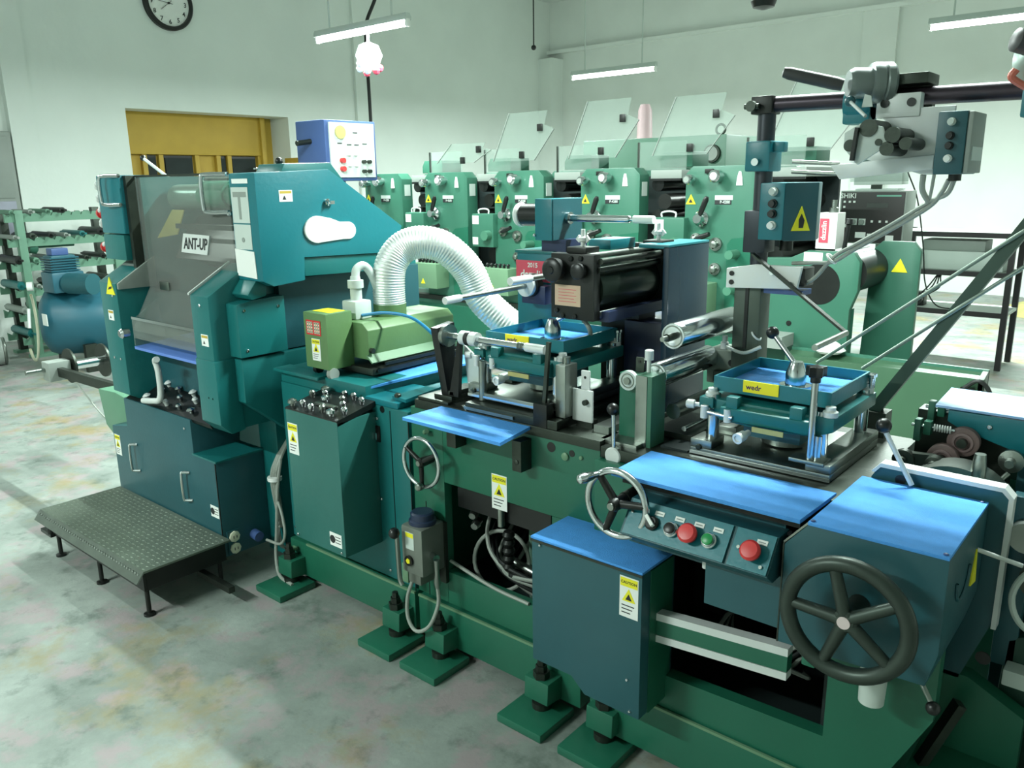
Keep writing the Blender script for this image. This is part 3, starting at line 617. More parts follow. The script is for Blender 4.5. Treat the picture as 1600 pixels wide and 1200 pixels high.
# handwheel builder
def handwheel(t, c, R, r, spokes, a0, rim, sp_m, hub, crank=None, depth=.05, spr=None, yd=(0, -1, 0)):
    w_ = t.p('handwheel', MB().torus(c, yd, R, r, 48, 12), rim)
    t.p('wheel_hub', MB().lathe((c[0], c[1]+depth, c[2]), yd, [(0, R*.16), (depth*.9, R*.2), (depth*1.15, R*.2), (depth*1.25, R*.15)], 24), sp_m, w_)
    t.p('hub_cap', CY((c[0], c[1]-depth*.25, c[2]), (c[0], c[1]-depth*.31, c[2]), R*.11, 20), hub, w_)
    for k in range(spokes):
        a = a0+2*PI*k/spokes; e = (c[0]+(R)*math.cos(a), c[1], c[2]+(R)*math.sin(a))
        t.p('spoke', MB().cyl(c, e, spr or r*.9, 12, (spr or r*.9)*.8), sp_m, w_)
    if crank is not None:
        e = Vector((c[0]+R*math.cos(crank), c[1], c[2]+R*math.sin(crank)))
        t.p('crank_grip', MB().lathe(e, (-.25, -1, 0), [(0, .008), (.02, .008), (.022, .010), (.05, .014), (.065, .011), (.07, .003)], 14), rim, w_)
    return w_
handwheel(f2, (-1.850, 1.71, .715), .082, .0075, 3, math.radians(150), chrome, blackm, steel, None, .05, .009)
f2.p('wheel_grip', MB().lathe((-1.845, 1.705, .637), (0, -1, 0), [(0, .008), (.004, .013), (.02, .013), (.024, .009)], 14), steel)
f2.p('blue_shelf', MB().slab([(-1.82, 1.612, .897), (-1.415, 1.606, .897), (-1.44, 1.79, .902), (-1.80, 1.79, .902)], .010), blue, label='blue rubber-topped side shelf')
f2.p('shelf_stay', CY((-1.88, 1.76, .80), (-1.86, 1.75, .81), .008), lgreen)
f2.p('bed', B(-1.93, -1.19, YF-.004, 2.34, .875, .905), dsteel, bev=.003)
f2.p('left_step', MB().box(-1.92, -1.78, YF+.003, 2.0, .905, .915).box(-1.86, -1.78, YF+.02, 1.95, .915, .93).box(-1.83, -1.78, YF+.03, 1.92, .93, .945), dsteel, bev=.002)
f2.p('support_plate', B(-1.70, -1.34, YF-.002, 2.26, .905, .932), dsteel, bev=.003); f2.p('scale_strip', B(-1.70, -1.50, YF-.008, YF-.002, .910, .920), steel)
f2.p('side_rail', MB().beam((-1.23, 1.83, .915), (-1.23, 2.1, .915), .05, .02), steel)

# die-cutting units --------------------------------------------------------------
def die_press(ox, oy, oz, label, lever, star):
    t = T('die_press', label, 'die press', (-.78+ox, 2.05+oy, .90+oz), 'die-cutting units on the near machine')
    def X(x): return x+ox
    def bx(a, b, c, d_, e, f): return B(a+ox, b+ox, c+oy, d_+oy, e+oz, f+oz)
    base = t.p('base_plate', bx(-.965, -.60, 1.855, 2.22, .895, .915), steel, bev=.003)
    t.p('end_block', bx(-.965, -.905, 1.855, 1.93, .915, .938), steel, base, .003); t.p('end_block', bx(-.66, -.60, 1.855, 2.22, .915, .938), steel, base, .003); t.p('end_block', bx(-.965, -.905, 2.0, 2.22, .915, .938), steel, base, .003)
    t.p('front_rail', bx(-.965, -.60, 1.853, 1.862, .897, .905), chrome, base)
    bolt(t, (-.94+ox, 1.855+oy, .917+oz), (0, -1, 0), .008, .006, dsteel, base)
    for x, y in ((-.925, 1.90), (-.645, 1.905), (-.925, 2.18), (-.635, 2.175)):
        t.p('guide_column', CY((x+ox, y+oy, .935+oz), (x+ox, y+oy, 1.055+oz), .017, 20), chrome, base)
    body = t.p('upper_casting', MB().prism('y', [(-.945+ox, 1.02+oz), (-.92+ox, 1.005+oz), (-.90+ox, .99+oz), (-.78+ox, .983+oz), (-.66+ox, .99+oz), (-.61+ox, 1.01+oz), (-.61+ox, 1.045+oz), (-.945+ox, 1.045+oz)], 1.885+oy, 2.205+oy), teal, bev=.005)
    t.p('belly', MB().prism('x', [(1.868+oy, .998+oz), (1.862+oy, 1.032+oz), (1.89+oy, 1.04+oz), (1.89+oy, .99+oz)], -.89+ox, -.65+ox), teal, body, .004)
    for x in (-.86, -.695): t.p('lug', bx(x-.016, x+.016, 1.865, 1.895, 1.03, 1.062), teal, body, .004)
    for x, y in ((-.93, 1.90), (-.625, 1.90), (-.63, 2.185), (-.93, 2.185)):
        t.p('column_nut', MB().lathe((x+ox, y+oy, 1.045+oz), (0, 0, 1), [(0, .018), (.012, .018), (.016, .012), (.024, .012)], 12), alum, body)
    ram = t.p('ram', bx(-.85, -.70, 1.92, 2.14, .95, .99), navy, bev=.004)
    t.p('ram_face', CY((-.78+ox, 2.03+oy, .92+oz), (-.78+ox, 2.03+oy, .955+oz), .06, 28), steel, ram)
    t.p('rating_plate', bx(-.80, -.72, 1.858, 1.862, .984, .997), brass, body)
    arm_ = t.p('clamp_arm', bx(-.955, -.915, 1.875, 1.91, 1.02, 1.048), teal, body, .004)
    t.p('clamp_knob', MB().lathe((-.955+ox, 1.885+oy, 1.022+oz), (-1, -.2, 0), [(0, .006), (.015, .006), (.016, .012), (.035, .012), (.038, .009)], 14), alum, arm_)
    t.p('clamp_rod', CY((-.94+ox, 1.87+oy, 1.012+oz), (-.855+ox, 1.865+oy, 1.008+oz), .006), chrome, arm_)
    for x in (-.935, -.87): t.p('clamp_pin', CY((x+ox, 1.867+oy, .995+oz), (x+ox, 1.867+oy, 1.028+oz), .010), alum, arm_)
    t.p('micrometer', MB().lathe((-.815+ox, 1.875+oy, .975+oz), (-.15, -1, -.12), [(0, .008), (.02, .008), (.022, .013), (.05, .014), (.05, .009), (.046, .008)], 16), alum, body)
    # blue-floored tray
    tr = t.p('tray', MB().box(-.932+ox, -.628+ox, 1.908+oy, 2.192+oy, 1.062+oz, 1.068+oz).box(-.932+ox, -.628+ox, 1.908+oy, 1.913+oy, 1.068+oz, 1.10+oz).box(-.932+ox, -.628+ox, 2.187+oy, 2.192+oy, 1.068+oz, 1.10+oz).box(-.932+ox, -.927+ox, 1.913+oy, 2.187+oy, 1.068+oz, 1.10+oz).box(-.633+ox, -.628+ox, 1.913+oy, 2.187+oy, 1.068+oz, 1.10+oz), tealb)
    t.p('tray_mat', bx(-.927, -.633, 1.913, 2.187, 1.068, 1.073), blue, tr)
    for x, y in ((-.60, 2.19), (-.60, 2.205)): t.p('tray_bolt', MB().lathe((x+ox-.02, y+oy-.01, 1.055+oz), (0, 0, 1), [(0, .006), (.03, .006), (.032, .010), (.04, .010)], 10), chrome, tr)
    lb = t.p('maker_label', bx(-.850, -.757, 1.9055, 1.908, 1.070, 1.100), ylabel, tr)
    t.text('lettering', 'wedr', (-.822+ox, 1.9052+oy, 1.084+oz), 'F', .019, mat('purple_print', (70, 30, 90), .6), tr, ext=.0003)
    bs = t.p('lock_boss', MB().lathe((-.765+ox, 2.035+oy, 1.073+oz), (0, 0, 1), [(0, .040), (.003, .040), (.004, .026), (.034, .026), (.06, .017), (.064, .015)], 28), chrome)
    a = Vector((-.765+ox, 2.035+oy, 1.125+oz)); e = Vector((lever[0], lever[1], lever[2]))
    t.p('lock_lever', CY(a, e, .0065, 12), chrome, bs)
    if star: t.p('lever_ball', MB().ball(e, .017), black, bs)
    if star:
        cl = t.p('star_bolt', CY((-.655+ox, 1.868+oy, .93+oz), (-.655+ox, 1.868+oy, 1.145+oz), .0085, 14), chrome)
        q = [(-.655+ox+.026*(1 if k % 2 else .62)*math.cos(2*PI*k/10), 1.868+oy+.026*(1 if k % 2 else .62)*math.sin(2*PI*k/10)) for k in range(10)]
        t.p('star_knob', MB().prism('z', q, 1.145+oz, 1.170+oz).cyl((-.655+ox, 1.868+oy, 1.13+oz), (-.655+ox, 1.868+oy, 1.146+oz), .012), black, cl, .003)
        t.p('clamp_foot', bx(-.70, -.615, 1.850, 1.90, .932, .942), steel, cl, .002)
        t.p('second_rod', CY((-.64+ox, 1.875+oy, .93+oz), (-.64+ox, 1.875+oy, 1.0+oz), .009), chrome, cl)
    return t
d2 = die_press(0, 0, 0, 'near die-cutting unit with star-knob bolt, blue tray and ball lever', (-.845, 2.06, 1.20), True)
d1 = die_press(-.757, -.048, .045, 'far die-cutting unit with blue tray behind the chrome spindle', (-1.47, 2.01, 1.20), False)
d1.p('tall_block', B(-1.37, -1.335, 1.80, 1.86, .935, 1.09), steel, bev=.003)
d1.p('corner_nut', MB().lathe((-1.352, 1.83, 1.09), (0, 0, 1), [(0, .012), (.02, .012)], 10), steel)

# chrome rewind spindle in front of the far die unit, on a black plate
sw = T('rewind_spindle', 'chrome spindle with collars on a black wedge plate before the far die unit', 'spindle', (-1.79, 1.80, .93))
sw.p('wedge_plate', MB().prism('x', [(1.76, 1.155), (1.84, 1.165), (1.835, .90), (1.805, .90)], -1.835, -1.805), black, bev=.003)
sw.p('wedge_plate', MB().prism('y', [(-1.80, .93), (-1.76, .93), (-1.745, 1.12), (-1.755, 1.12)], 1.80, 1.815), blackm)
sw.p('flange_disc', CY((-1.805, 1.80, 1.128), (-1.79, 1.80, 1.128), .036, 36), steel)
sh = sw.p('shaft', CY((-1.79, 1.80, 1.128), (-1.41, 1.80, 1.128), .0105, 20), chrome)
for x, w2 in ((-1.735, .022), (-1.695, .026)): sw.p('collar', CY((x, 1.80, 1.128), (x+w2, 1.80, 1.128), .022, 28), alum, sh)
sw.p('black_ring', CY((-1.710, 1.80, 1.128), (-1.696, 1.80, 1.128), .0235, 28), black, sh)
sw.p('end_sleeve', CY((-1.475, 1.80, 1.128), (-1.405, 1.80, 1.128), .0135, 20), alum, sh)
for k in range(4): sw.p('thread_ring', MB().torus((-1.485-.006*k, 1.80, 1.128), (1, 0, 0), .0115, .0015, 18, 6), steel, sh)
sw.p('support_bar', MB().beam((-1.405, 1.79, .93), (-1.385, 1.79, 1.155), .012, .010, (0, 1, 0)), dsteel)
sw.p('support_foot', B(-1.425, -1.375, 1.765, 1.80, .905, .975), blackm, bev=.003)
sw.p('clear_bracket', MB().prism('y', [(-1.74, .935), (-1.68, .935), (-1.68, 1.05), (-1.70, 1.06), (-1.76, 1.10)], 1.83, 1.836), lgrey)
sw.p('guide_pin', CY((-1.665, 1.815, .935), (-1.665, 1.815, 1.06), .013), steel)
# small stop plate and paper guide
sg = T('stop_plate', 'small white steel stop plate screwed beside the far die unit', 'plate', (-1.30, 1.845, .90))
sg.p('plate', B(-1.335, -1.265, 1.835, 1.842, .925, 1.02), alum, bev=.003); sg.p('tab', B(-1.31, -1.28, 1.842, 1.849, 1.0, 1.075), alum, bev=.004)
sg.p('screw', CY((-1.285, 1.835, .985), (-1.285, 1.823, .985), .008), dsteel); sg.p('hole', CY((-1.295, 1.842, 1.055), (-1.295, 1.8405, 1.055), .004), black); sg.p('foot', B(-1.325, -1.27, 1.842, 1.87, .905, .93), dsteel)
# ================================================================ dryer with foil duct
dr = T('dryer_unit', 'olive green dryer box with a red square emblem and caution sticker', 'dryer', (-2.4, 2.0, .92))
dr.p('end_box', B(-2.52, -2.385, 1.77, 1.89, .935, 1.143), ygreen, bev=.004)
dr.p('yellow_tape', B(-2.50, -2.40, 1.80, 1.87, 1.143, 1.1445), yellow)
sq = dr.p('red_emblem', plate('F', -2.503, -2.417, 1.060, 1.115, 1.77, .0015), red)
for x in (-2.481, -2.439):
    for i in range(3): dr.p('emblem_stroke', plate('F', x-.015+.012*i, x-.008+.012*i, 1.066, 1.109, 1.7685, .0006), cream, sq)
    for i in range(4): dr.p('emblem_stroke', plate('F', x-.017, x+.017, 1.068+.0115*i, 1.073+.0115*i, 1.7685, .0006), cream, sq)
caution(dr, 'F', -2.452, .965, 1.77, .05, .082)
dr.p('hood', MB().prism('y', [(-2.50, .965), (-2.30, .965), (-2.30, 1.075), (-2.33, 1.10), (-2.50, 1.10)], 1.89, 2.34), ygreen, bev=.004)
dr.p('hood_lip', MB().slab([(-2.30, 1.88, .985), (-2.27, 1.88, .960), (-2.27, 2.33, .960), (-2.30, 2.33, .985)], .006), lgreen)
dr.p('lower_tray', B(-2.50, -2.26, 1.87, 2.33, .915, .940), dsteel, bev=.003)
dr.p('lamp_slot', B(-2.262, -2.256, 1.93, 2.31, .944, .956), black); dr.p('lamp_slot', B(-2.258, -2.252, 1.89, 2.31, .924, .936), black)
dr.p('blue_bed', MB().slab([(-2.52, 1.80, .90), (-2.19, 1.80, .90), (-2.13, 2.34, .915), (-2.45, 2.34, .915)], .008), blue)
dr.p('duct_collar', CY((-2.40, 2.09, 1.095), (-2.40, 2.09, 1.145), .064, 36), ygreen)
dr.p('side_knob', CY((-2.30, 1.90, 1.0), (-2.285, 1.90, 1.0), .01), dsteel)
dr.p('caster', MB().lathe((-2.40, 1.79, .92), (1, 0, 0), [(0, .022), (.02, .022)], 18), greyp); dr.p('caster', MB().lathe((-2.50, 1.80, .925), (1, 0, 0), [(0, .018), (.02, .018)], 18), black)
mo = dr.p('fan_motor', MB().box(-2.48, -2.40, 1.92, 2.00, 1.10, 1.17), lgrey, bev=.008)
dr.p('motor_neck', MB().lathe((-2.44, 1.96, 1.17), (0, 0, 1), [(0, .022), (.045, .022), (.046, .03), (.075, .03), (.076, .02), (.09, .018)], 18), lgrey, mo)
dr.p('conduit', MB().tube([(-2.44, 1.96, 1.25), (-2.44, 1.97, 1.285), (-2.43, 2.0, 1.295), (-2.42, 2.03, 1.25), (-2.41, 2.05, 1.17), (-2.40, 2.05, 1.11)], .016, 12), lgrey, mo)
dr.p('air_tube', MB().tube([(-2.40, 1.95, 1.115), (-2.30, 1.98, 1.13), (-2.18, 2.0, 1.12), (-2.05, 1.98, 1.075), (-1.97, 1.95, 1.03)], .006, 8), bluetube)
dpath = [(-2.40, 2.09, 1.14), (-2.40, 2.09, 1.21), (-2.395, 2.10, 1.29), (-2.375, 2.14, 1.35), (-2.33, 2.19, 1.375), (-2.27, 2.25, 1.36), (-2.225, 2.305, 1.305), (-2.20, 2.345, 1.24), (-2.17, 2.37, 1.15), (-2.10, 2.41, 1.07), (-2.02, 2.45, 1.01), (-1.95, 2.48, .97)]
def corr(t_): return .062+.0010*math.sin(t_*2*PI*84)
du = solo('foil_duct', MB().tube(dpath, corr, 36, 46), foil, 'corrugated silver foil duct arching out of the green dryer', 'duct')

# ================================================================ foil / cylinder station behind the far die unit
cy = T('cylinder_station', 'black cylinder head with tan data plate and dark navy cabinet', 'cylinder unit', (-1.32, 2.2, .9))
cy.p('end_plate', B(-1.485, -1.330, 1.93, 1.965, 1.198, 1.392), blackm, bev=.004)
cy.p('cylinder', CY((-1.395, 1.965, 1.285), (-1.395, 2.30, 1.285), .075, 36), mat('cylinder_dark', (44, 56, 48), .22, .5))
cy.p('cylinder_frame', MB().box(-1.325, -1.30, 1.965, 2.30, 1.205, 1.225).box(-1.48, -1.30, 1.965, 2.30, 1.195, 1.205), mat('navy_dark', (34, 46, 78), .35))
for x, z in ((-1.36, 1.385), (-1.32, 1.372), (-1.33, 1.345)): cy.p('tie_rod', CY((x, 1.95, z), (x, 2.30, z), .009, 14), dsteel if z < 1.38 else steel)
cy.p('back_plate', B(-1.49, -1.30, 2.29, 2.315, 1.19, 1.40), blackm)
for x, y, z in ((-1.40, 1.975, 1.392), (-1.29, 2.22, 1.40)):
    bl = cy.p('bearing_block', B(x-.035, x+.035, y-.035, y+.035, z, z+.018), blackm, bev=.003)
    cy.p('wing_nut', MB().lathe((x, y, z+.018), (0, 0, 1), [(0, .007), (.015, .007), (.016, .014), (.026, .014), (.03, .007), (.05, .006)], 12).beam((x-.020, y, z+.045), (x-.008, y, z+.035), .006, .016).beam((x+.020, y, z+.045), (x+.008, y, z+.035), .006, .016), alum, bl)
k1 = cy.p('big_knob', MB().lathe((-1.455, 1.93, 1.345), (0, -1, 0), [(0, .018), (.012, .018), (.013, .034), (.035, .036), (.04, .030), (.041, .012), (.044, .010)], 22), black)
cy.p('small_knob', MB().lathe((-1.37, 1.93, 1.345), (0, -1, 0), [(0, .014), (.010, .014), (.011, .023), (.028, .024), (.032, .018)], 20), black)
cy.p('data_plate', plate('F', -1.468, -1.375, 1.238, 1.300, 1.93, .002), paper)
for i in range(5): cy.p('print_line', plate('F', -1.455, -1.39-.008*(i % 2), 1.286-.009*i, 1.2875-.009*i, 1.928, .0004), redp)
for x, z in ((-1.462, 1.222), (-1.44, 1.208), (-1.395, 1.208), (-1.41, 1.378), (-1.375, 1.38)): bolt(cy, (x, 1.93, z), (0, -1, 0), .008, .006, blackm)
cy.p('top_box', B(-1.44, -1.36, 2.06, 2.20, 1.395, 1.425), tealb, bev=.003)
navyd = mat('navy_panel', (20, 46, 62), .25, 0, .15, 3)
cy.p('cabinet', B(-1.37, -1.205, 2.16, 2.38, .88, 1.17), mat('navy_black', (26, 34, 60), .3, 0, .1, 4), bev=.004)
cy.p('side_panel', B(-1.215, -1.195, 2.12, 2.37, .88, 1.408), navyd, bev=.003)
cy.p('top_cover', B(-1.30, -1.195, 2.12, 2.37, 1.400, 1.412), tealb, bev=.003)
bolt(cy, (-1.195, 2.13, 1.16), (1, 0, 0), .006); cy.p('hose', MB().tube([(-1.42, 1.99, 1.20), (-1.38, 1.98, 1.17), (-1.40, 2.02, 1.13)], .007, 8), cable)
cy.p('lower_mount', B(-1.47, -1.33, 2.18, 2.28, .905, 1.195), blackm)

fc = T('foil_column', 'teal foil column with a red 2015 banner, spindles and blue drive box', 'foil unit', (-1.72, 2.25, .88))
fc.p('column', B(-1.80, -1.645, 2.15, 2.32, .88, 1.365), tealb, bev=.004)
fc.p('ledge', B(-1.805, -1.64, 2.145, 2.33, 1.362, 1.372), teal, bev=.002)
fc.p('shade_recess', B(-1.80, -1.645, 2.146, 2.15, .95, 1.07), navy)  # thin navy sheet standing in for shadow on the column
bn = fc.p('banner', plate('F', -1.803, -1.655, 1.268, 1.338, 2.15, .0015), redp)
fc.text('lettering', '2015', (-1.73, 2.148, 1.322), 'F', .022, white, bn); fc.text('lettering', 'dazzlin', (-1.73, 2.148, 1.290), 'F', .040, white, bn)
fc.p('drive_box', B(-1.705, -1.635, 2.13, 2.30, 1.408, 1.542), tealb, bev=.003)
fc.p('drive_face', B(-1.636, -1.632, 2.135, 2.295, 1.410, 1.540), navy)
fc.p('box_neck', B(-1.70, -1.60, 2.16, 2.28, 1.37, 1.41), mat('navy_dark', (34, 46, 78), .35))
fc.p('motor', MB().lathe((-1.705, 2.20, 1.487), (-1, 0, 0), [(0, .038), (.10, .038), (.11, .03)], 28), black)
fc.p('motor_label', MB().torus((-1.82, 2.20, 1.487), (1, 0, 0), .03, .012, 24, 8), white)
pr = fc.p('roll_shaft', MB().lathe((-1.632, 2.215, 1.478), (1, 0, 0), [(0, .020), (.012, .020), (.013, .012), (.24, .012), (.245, .007), (.255, .007), (.256, .012), (.325, .012)], 22), chrome)
fc.p('shaft_tip', CY((-1.376, 2.215, 1.478), (-1.305, 2.215, 1.478), .0125, 20), white, pr)
fc.p('gearbox', B(-1.74, -1.64, 2.10, 2.15, 1.20, 1.262), mat('navy_dark', (34, 46, 78), .35), bev=.004)
ds = fc.p('disc', CY((-1.705, 2.075, 1.262), (-1.705, 2.09, 1.262), .036, 32), alum); fc.p('disc_back', CY((-1.70, 2.09, 1.262), (-1.70, 2.12, 1.262), .038, 32), blackm, ds)
fc.p('spindle', CY((-1.705, 1.75, 1.258), (-1.705, 2.08, 1.262), .009, 18), steel, ds); fc.p('spindle_sleeve', CY((-1.705, 1.70, 1.257), (-1.705, 1.765, 1.258), .0115, 18), alum, ds)
fc.p('upper_spindle', CY((-1.62, 2.0, 1.30), (-1.62, 2.15, 1.30), .010, 18), steel); fc.p('upper_sleeve', CY((-1.62, 1.90, 1.30), (-1.62, 2.0, 1.30), .0125, 18), alum)
fc.p('hex_screw', MB().ball((-1.705, 2.128, 1.425), .006), chrome)

# ================================================================ roller stand
rs = T('roller_stand', 'green roller stand carrying two chrome rollers and a ball lever', 'roller stand', (-1.1, 2.05, .88))
rs.p('front_column', B(-1.185, -1.115, 1.85, 1.885, .895, 1.085), grn, bev=.003)
rs.p('channel', B(-1.115, -1.068, 1.825, 1.90, .86, 1.092), mat('stand_green', (62, 112, 88), .4), bev=.003); rs.p('channel_edge', B(-1.116, -1.082, 1.823, 1.827, .86, 1.09), steel)
dsk = rs.p('dial', CY((-1.15, 1.85, 1.068), (-1.15, 1.835, 1.068), .027, 32), lgrey); rs.p('dial_hub', CY((-1.15, 1.836, 1.068), (-1.15, 1.828, 1.068), .010, 18), steel, dsk); rs.p('dial_ring', MB().torus((-1.15, 1.835, 1.068), (0, -1, 0), .019, .002, 28, 6), steel, dsk)
rs.p('thumb_screw', MB().lathe((-1.105, 1.87, 1.09), (0, 0, 1), [(0, .006), (.035, .006), (.036, .012), (.062, .012), (.064, .009)], 16), alum)
rs.p('tab', B(-1.155, -1.130, 1.885, 1.889, 1.085, 1.125), dsteel); rs.p('tab_hole', CY((-1.143, 1.885, 1.113), (-1.143, 1.883, 1.113), .004), black)
rs.p('foot_block', B(-1.21, -1.09, 1.79, 1.87, .876, .905), steel, bev=.003); rs.p('foot_bar', B(-1.18, -1.10, 1.79, 1.81, .855, .885), steel, bev=.003)
kb = rs.p('lock_knob', MB().lathe((-1.145, 1.79, .873), (0, -1, 0), [(0, .01), (.012, .01), (.013, .024), (.03, .025), (.033, .022)], 28), alum)
rs.p('lock_lever', CY((-1.145, 1.765, .89), (-1.155, 1.775, .985), .0055, 12), chrome, kb); rs.p('lever_ball', MB().ball((-1.157, 1.776, 1.0), .017), black, kb)
for (x, y0, y1, z) in ((-1.07, 1.93, 2.29, 1.185), (-1.10, 1.895, 2.20, 1.078)):
    ro = rs.p('roller', MB().lathe((x, y0, z), (0, 1, 0), [(0, .022), (.001, .034), (.004, .036), (y1-y0, .036)], 40), chrome)
    rs.p('end_ring', MB().torus((x, y0+.002, z), (0, 1, 0), .028, .003, 30, 6), steel, ro); rs.p('journal', CY((x, y0-.03, z), (x, y0+.02, z), .011, 18), dsteel, ro)
    rs.p('pin', CY((x, y0-.055, z), (x, y0-.03, z), .007, 14), steel, ro)
rs.p('low_roller', CY((-1.06, 1.93, .975), (-1.06, 2.26, .975), .022, 24), steel); rs.p('low_bar', CY((-1.02, 1.92, .935), (-1.02, 2.27, .935), .007), chrome); rs.p('low_plate', B(-1.12, -1.0, 1.93, 2.26, .90, .915), dsteel)
rs.p('back_block', B(-1.10, -.97, 2.20, 2.30, 1.0, 1.105), mat('cast_grey', (112, 122, 112), .45, .3), bev=.004); rs.p('back_block', B(-1.07, -1.01, 2.18, 2.22, 1.01, 1.045), dsteel, bev=.004)
rs.p('block_screw', MB().lathe((-1.055, 2.22, 1.105), (0, 0, 1), [(0, .012), (.02, .012), (.022, .008), (.04, .008)], 12), alum); rs.p('block_hole', CY((-1.02, 2.2, 1.07), (-1.02, 2.195, 1.07), .01), black)
rs.p('bed_slot', B(-1.05, -.97, 1.85, 2.3, .88, .90), darkin)

# ================================================================ vertical post with overhead bar
po = T('mast', 'dark steel mast carrying a long overhead bar across the top right', 'mast', (-.975, 2.22, .9))
po.p('lower_post', B(-1.02, -.94, 2.19, 2.26, .90, 1.335), mat('post_steel', (74, 84, 76), .4, .5), bev=.004); po.p('post_slot', B(-.985, -.975, 2.187, 2.191, 1.12, 1.33), black)
po.p('post', CY((-.965, 2.22, 1.30), (-.965, 2.22, 1.80), .024, 24), mat('post_dark', (66, 68, 74), .35, .6))
po.p('sleeve', B(-1.0, -.935, 2.185, 2.255, 1.395, 1.51), mat('sleeve_dark', (46, 52, 60), .4, .3), bev=.004)
po.p('head', B(-1.0, -.94, 2.19, 2.25, 1.765, 1.812), blackm, bev=.004); po.p('head_pin', CY((-.99, 2.19, 1.785), (-.99, 2.165, 1.785), .014), dsteel); po.p('head_pin', CY((-1.01, 2.175, 1.785), (-.97, 2.175, 1.785), .007), dsteel)
po.p('overhead_bar', CY((-.97, 2.22, 1.79), (.15, 2.22, 1.775), .021, 24), mat('bar_dark', (62, 54, 62), .35, .6))
col = po.p('collar_clamp', B(-1.0, -.93, 2.17, 2.255, 1.615, 1.695), tealb, bev=.006); po.p('clamp_ear', B(-.95, -.90, 2.19, 2.22, 1.665, 1.692), tealb, col, .004); po.p('clamp_screw', CY((-.965, 2.17, 1.64), (-.965, 2.155, 1.64), .01), chrome, col)
# white side bracket and flat arm with rod
br = po.p('white_bracket', MB().prism('y', [(-1.035, 1.295), (-.83, 1.305), (-.82, 1.365), (-.95, 1.365), (-1.035, 1.35)], 2.165, 2.18), white, bev=.002)
for z in (1.312, 1.337): po.p('bracket_screw', CY((-1.018, 2.165, z), (-1.018, 2.162, z), .007), black, br)
for x, z in ((-.845, 1.318), (-.90, 1.345)): po.p('bracket_screw', CY((x, 2.165, z), (x, 2.160, z), .006), chrome, br)
po.p('flat_arm', MB().beam((-.955, 2.155, 1.395), (-.69, 2.155, 1.205), .006, .020, (0, 1, 0)), dsteel, br); po.p('rod', CY((-.69, 2.165, 1.20), (-.685, 1.93, 1.20), .008, 12), steel, br)
po.p('blue_sensor', B(-.865, -.815, 2.18, 2.25, 1.31, 1.36), black, br, .004); po.p('sensor_plate', B(-.93, -.82, 2.185, 2.25, 1.285, 1.298), bluep, br)
# operator box on the mast
bx_ = T('mast_control_box', 'teal control box with buttons and yellow warning triangle on the mast', 'control box', (-.87, 2.2, 1.43))
bx_.p('housing', B(-.955, -.885, 2.18, 2.33, 1.432, 1.585), tealb, bev=.004)
bx_.p('housing_face', MB().prism('z', [(-.885, 2.18), (-.818, 2.245), (-.84, 2.33), (-.885, 2.33)], 1.43, 1.585), navy, bev=.003)
for z, m_ in ((1.562, lgrey), (1.53, black), (1.503, black), (1.472, white)):
    bt = bx_.p('push_button', MB().lathe((-.915, 2.18, z), (0, -1, 0), [(0, .012), (.006, .012), (.007, .009), (.018, .009)], 16), m_)
u_ = Vector((.067, .065, 0)).normalized(); n_ = Vector((.065, -.067, 0)).normalized(); c0 = Vector((-.850, 2.214, 1.485))+n_*.001
def on(u, v, d_=0): return tuple(c0+u_*u+Vector((0, 0, v))+n_*d_)
wt = bx_.p('warning_triangle', MB().slab([on(-.026, -.028, .002), on(.026, -.028, .002), on(0, .038, .002)], .003), yellow)
bx_.p('bolt_symbol', MB().slab([on(-.006, -.02, .003), on(.006, -.02, .003), on(.009, .0, .003), on(.0, .018, .003), on(-.007, .002, .003)], .002), ink, wt)
bx_.p('gland', CY((-.90, 2.25, 1.43), (-.90, 2.25, 1.40), .018), blackm)

# sensor head hanging on the overhead bar
se = T('web_sensor', 'white aluminium sensor bracket with rollers and a teal switch box on the bar', 'sensor', (-.6, 2.1, 1.6))
pb = se.p('clamp_plate', B(-.665, -.565, 2.165, 2.195, 1.735, 1.790), alum, bev=.003)
for x in (-.645, -.585): se.p('socket_screw', CY((x, 2.165, 1.768), (x, 2.161, 1.768), .010), black, pb)
se.p('clamp_cap', B(-.655, -.555, 2.17, 2.27, 1.81, 1.835), dsteel, bev=.003); se.p('clamp_back', B(-.66, -.56, 2.245, 2.275, 1.74, 1.815), dsteel)
se.p('side_plate', MB().prism('y', [(-.73, 1.605), (-.70, 1.645), (-.545, 1.60), (-.49, 1.60), (-.49, 1.755), (-.665, 1.755), (-.62, 1.70), (-.66, 1.655), (-.72, 1.64)], 2.17, 2.182), alum, bev=.002)
se.p('arm_plate', MB().prism('y', [(-.76, 1.627), (-.735, 1.592), (-.52, 1.612), (-.52, 1.645), (-.62, 1.638)], 2.150, 2.162), alum, bev=.002)
for z in (1.630, 1.605): se.p('prong', CY((-.86, 2.156, z+.008), (-.74, 2.156, z), .0055, 10), steel)
dia = se.p('cam_plate', MB().prism('y', [(-.70, 1.665), (-.665, 1.625), (-.60, 1.668), (-.615, 1.71), (-.66, 1.722), (-.70, 1.70)], 2.06, 2.07), lgrey, bev=.002)
for x, z, r in ((-.685, 1.67, .014), (-.62, 1.675, .008)): se.p('cam_hole', CY((x, 2.06, z), (x, 2.057, z), r), dsteel, dia)
se.p('cam_arm', MB().beam((-.668, 2.052, 1.71), (-.675, 2.052, 1.635), .008, .014, (0, 1, 0)), blackm, dia)
for x, z, r in ((-.645, 1.708, .020), (-.60, 1.66, .016), (-.59, 1.69, .018), (-.56, 1.67, .014)): se.p('guide_roller', CY((x, 2.055, z), (x, 2.17, z), r, 20), dsteel)
se.p('clear_base', B(-.72, -.60, 2.19, 2.26, 1.585, 1.612), acr2)
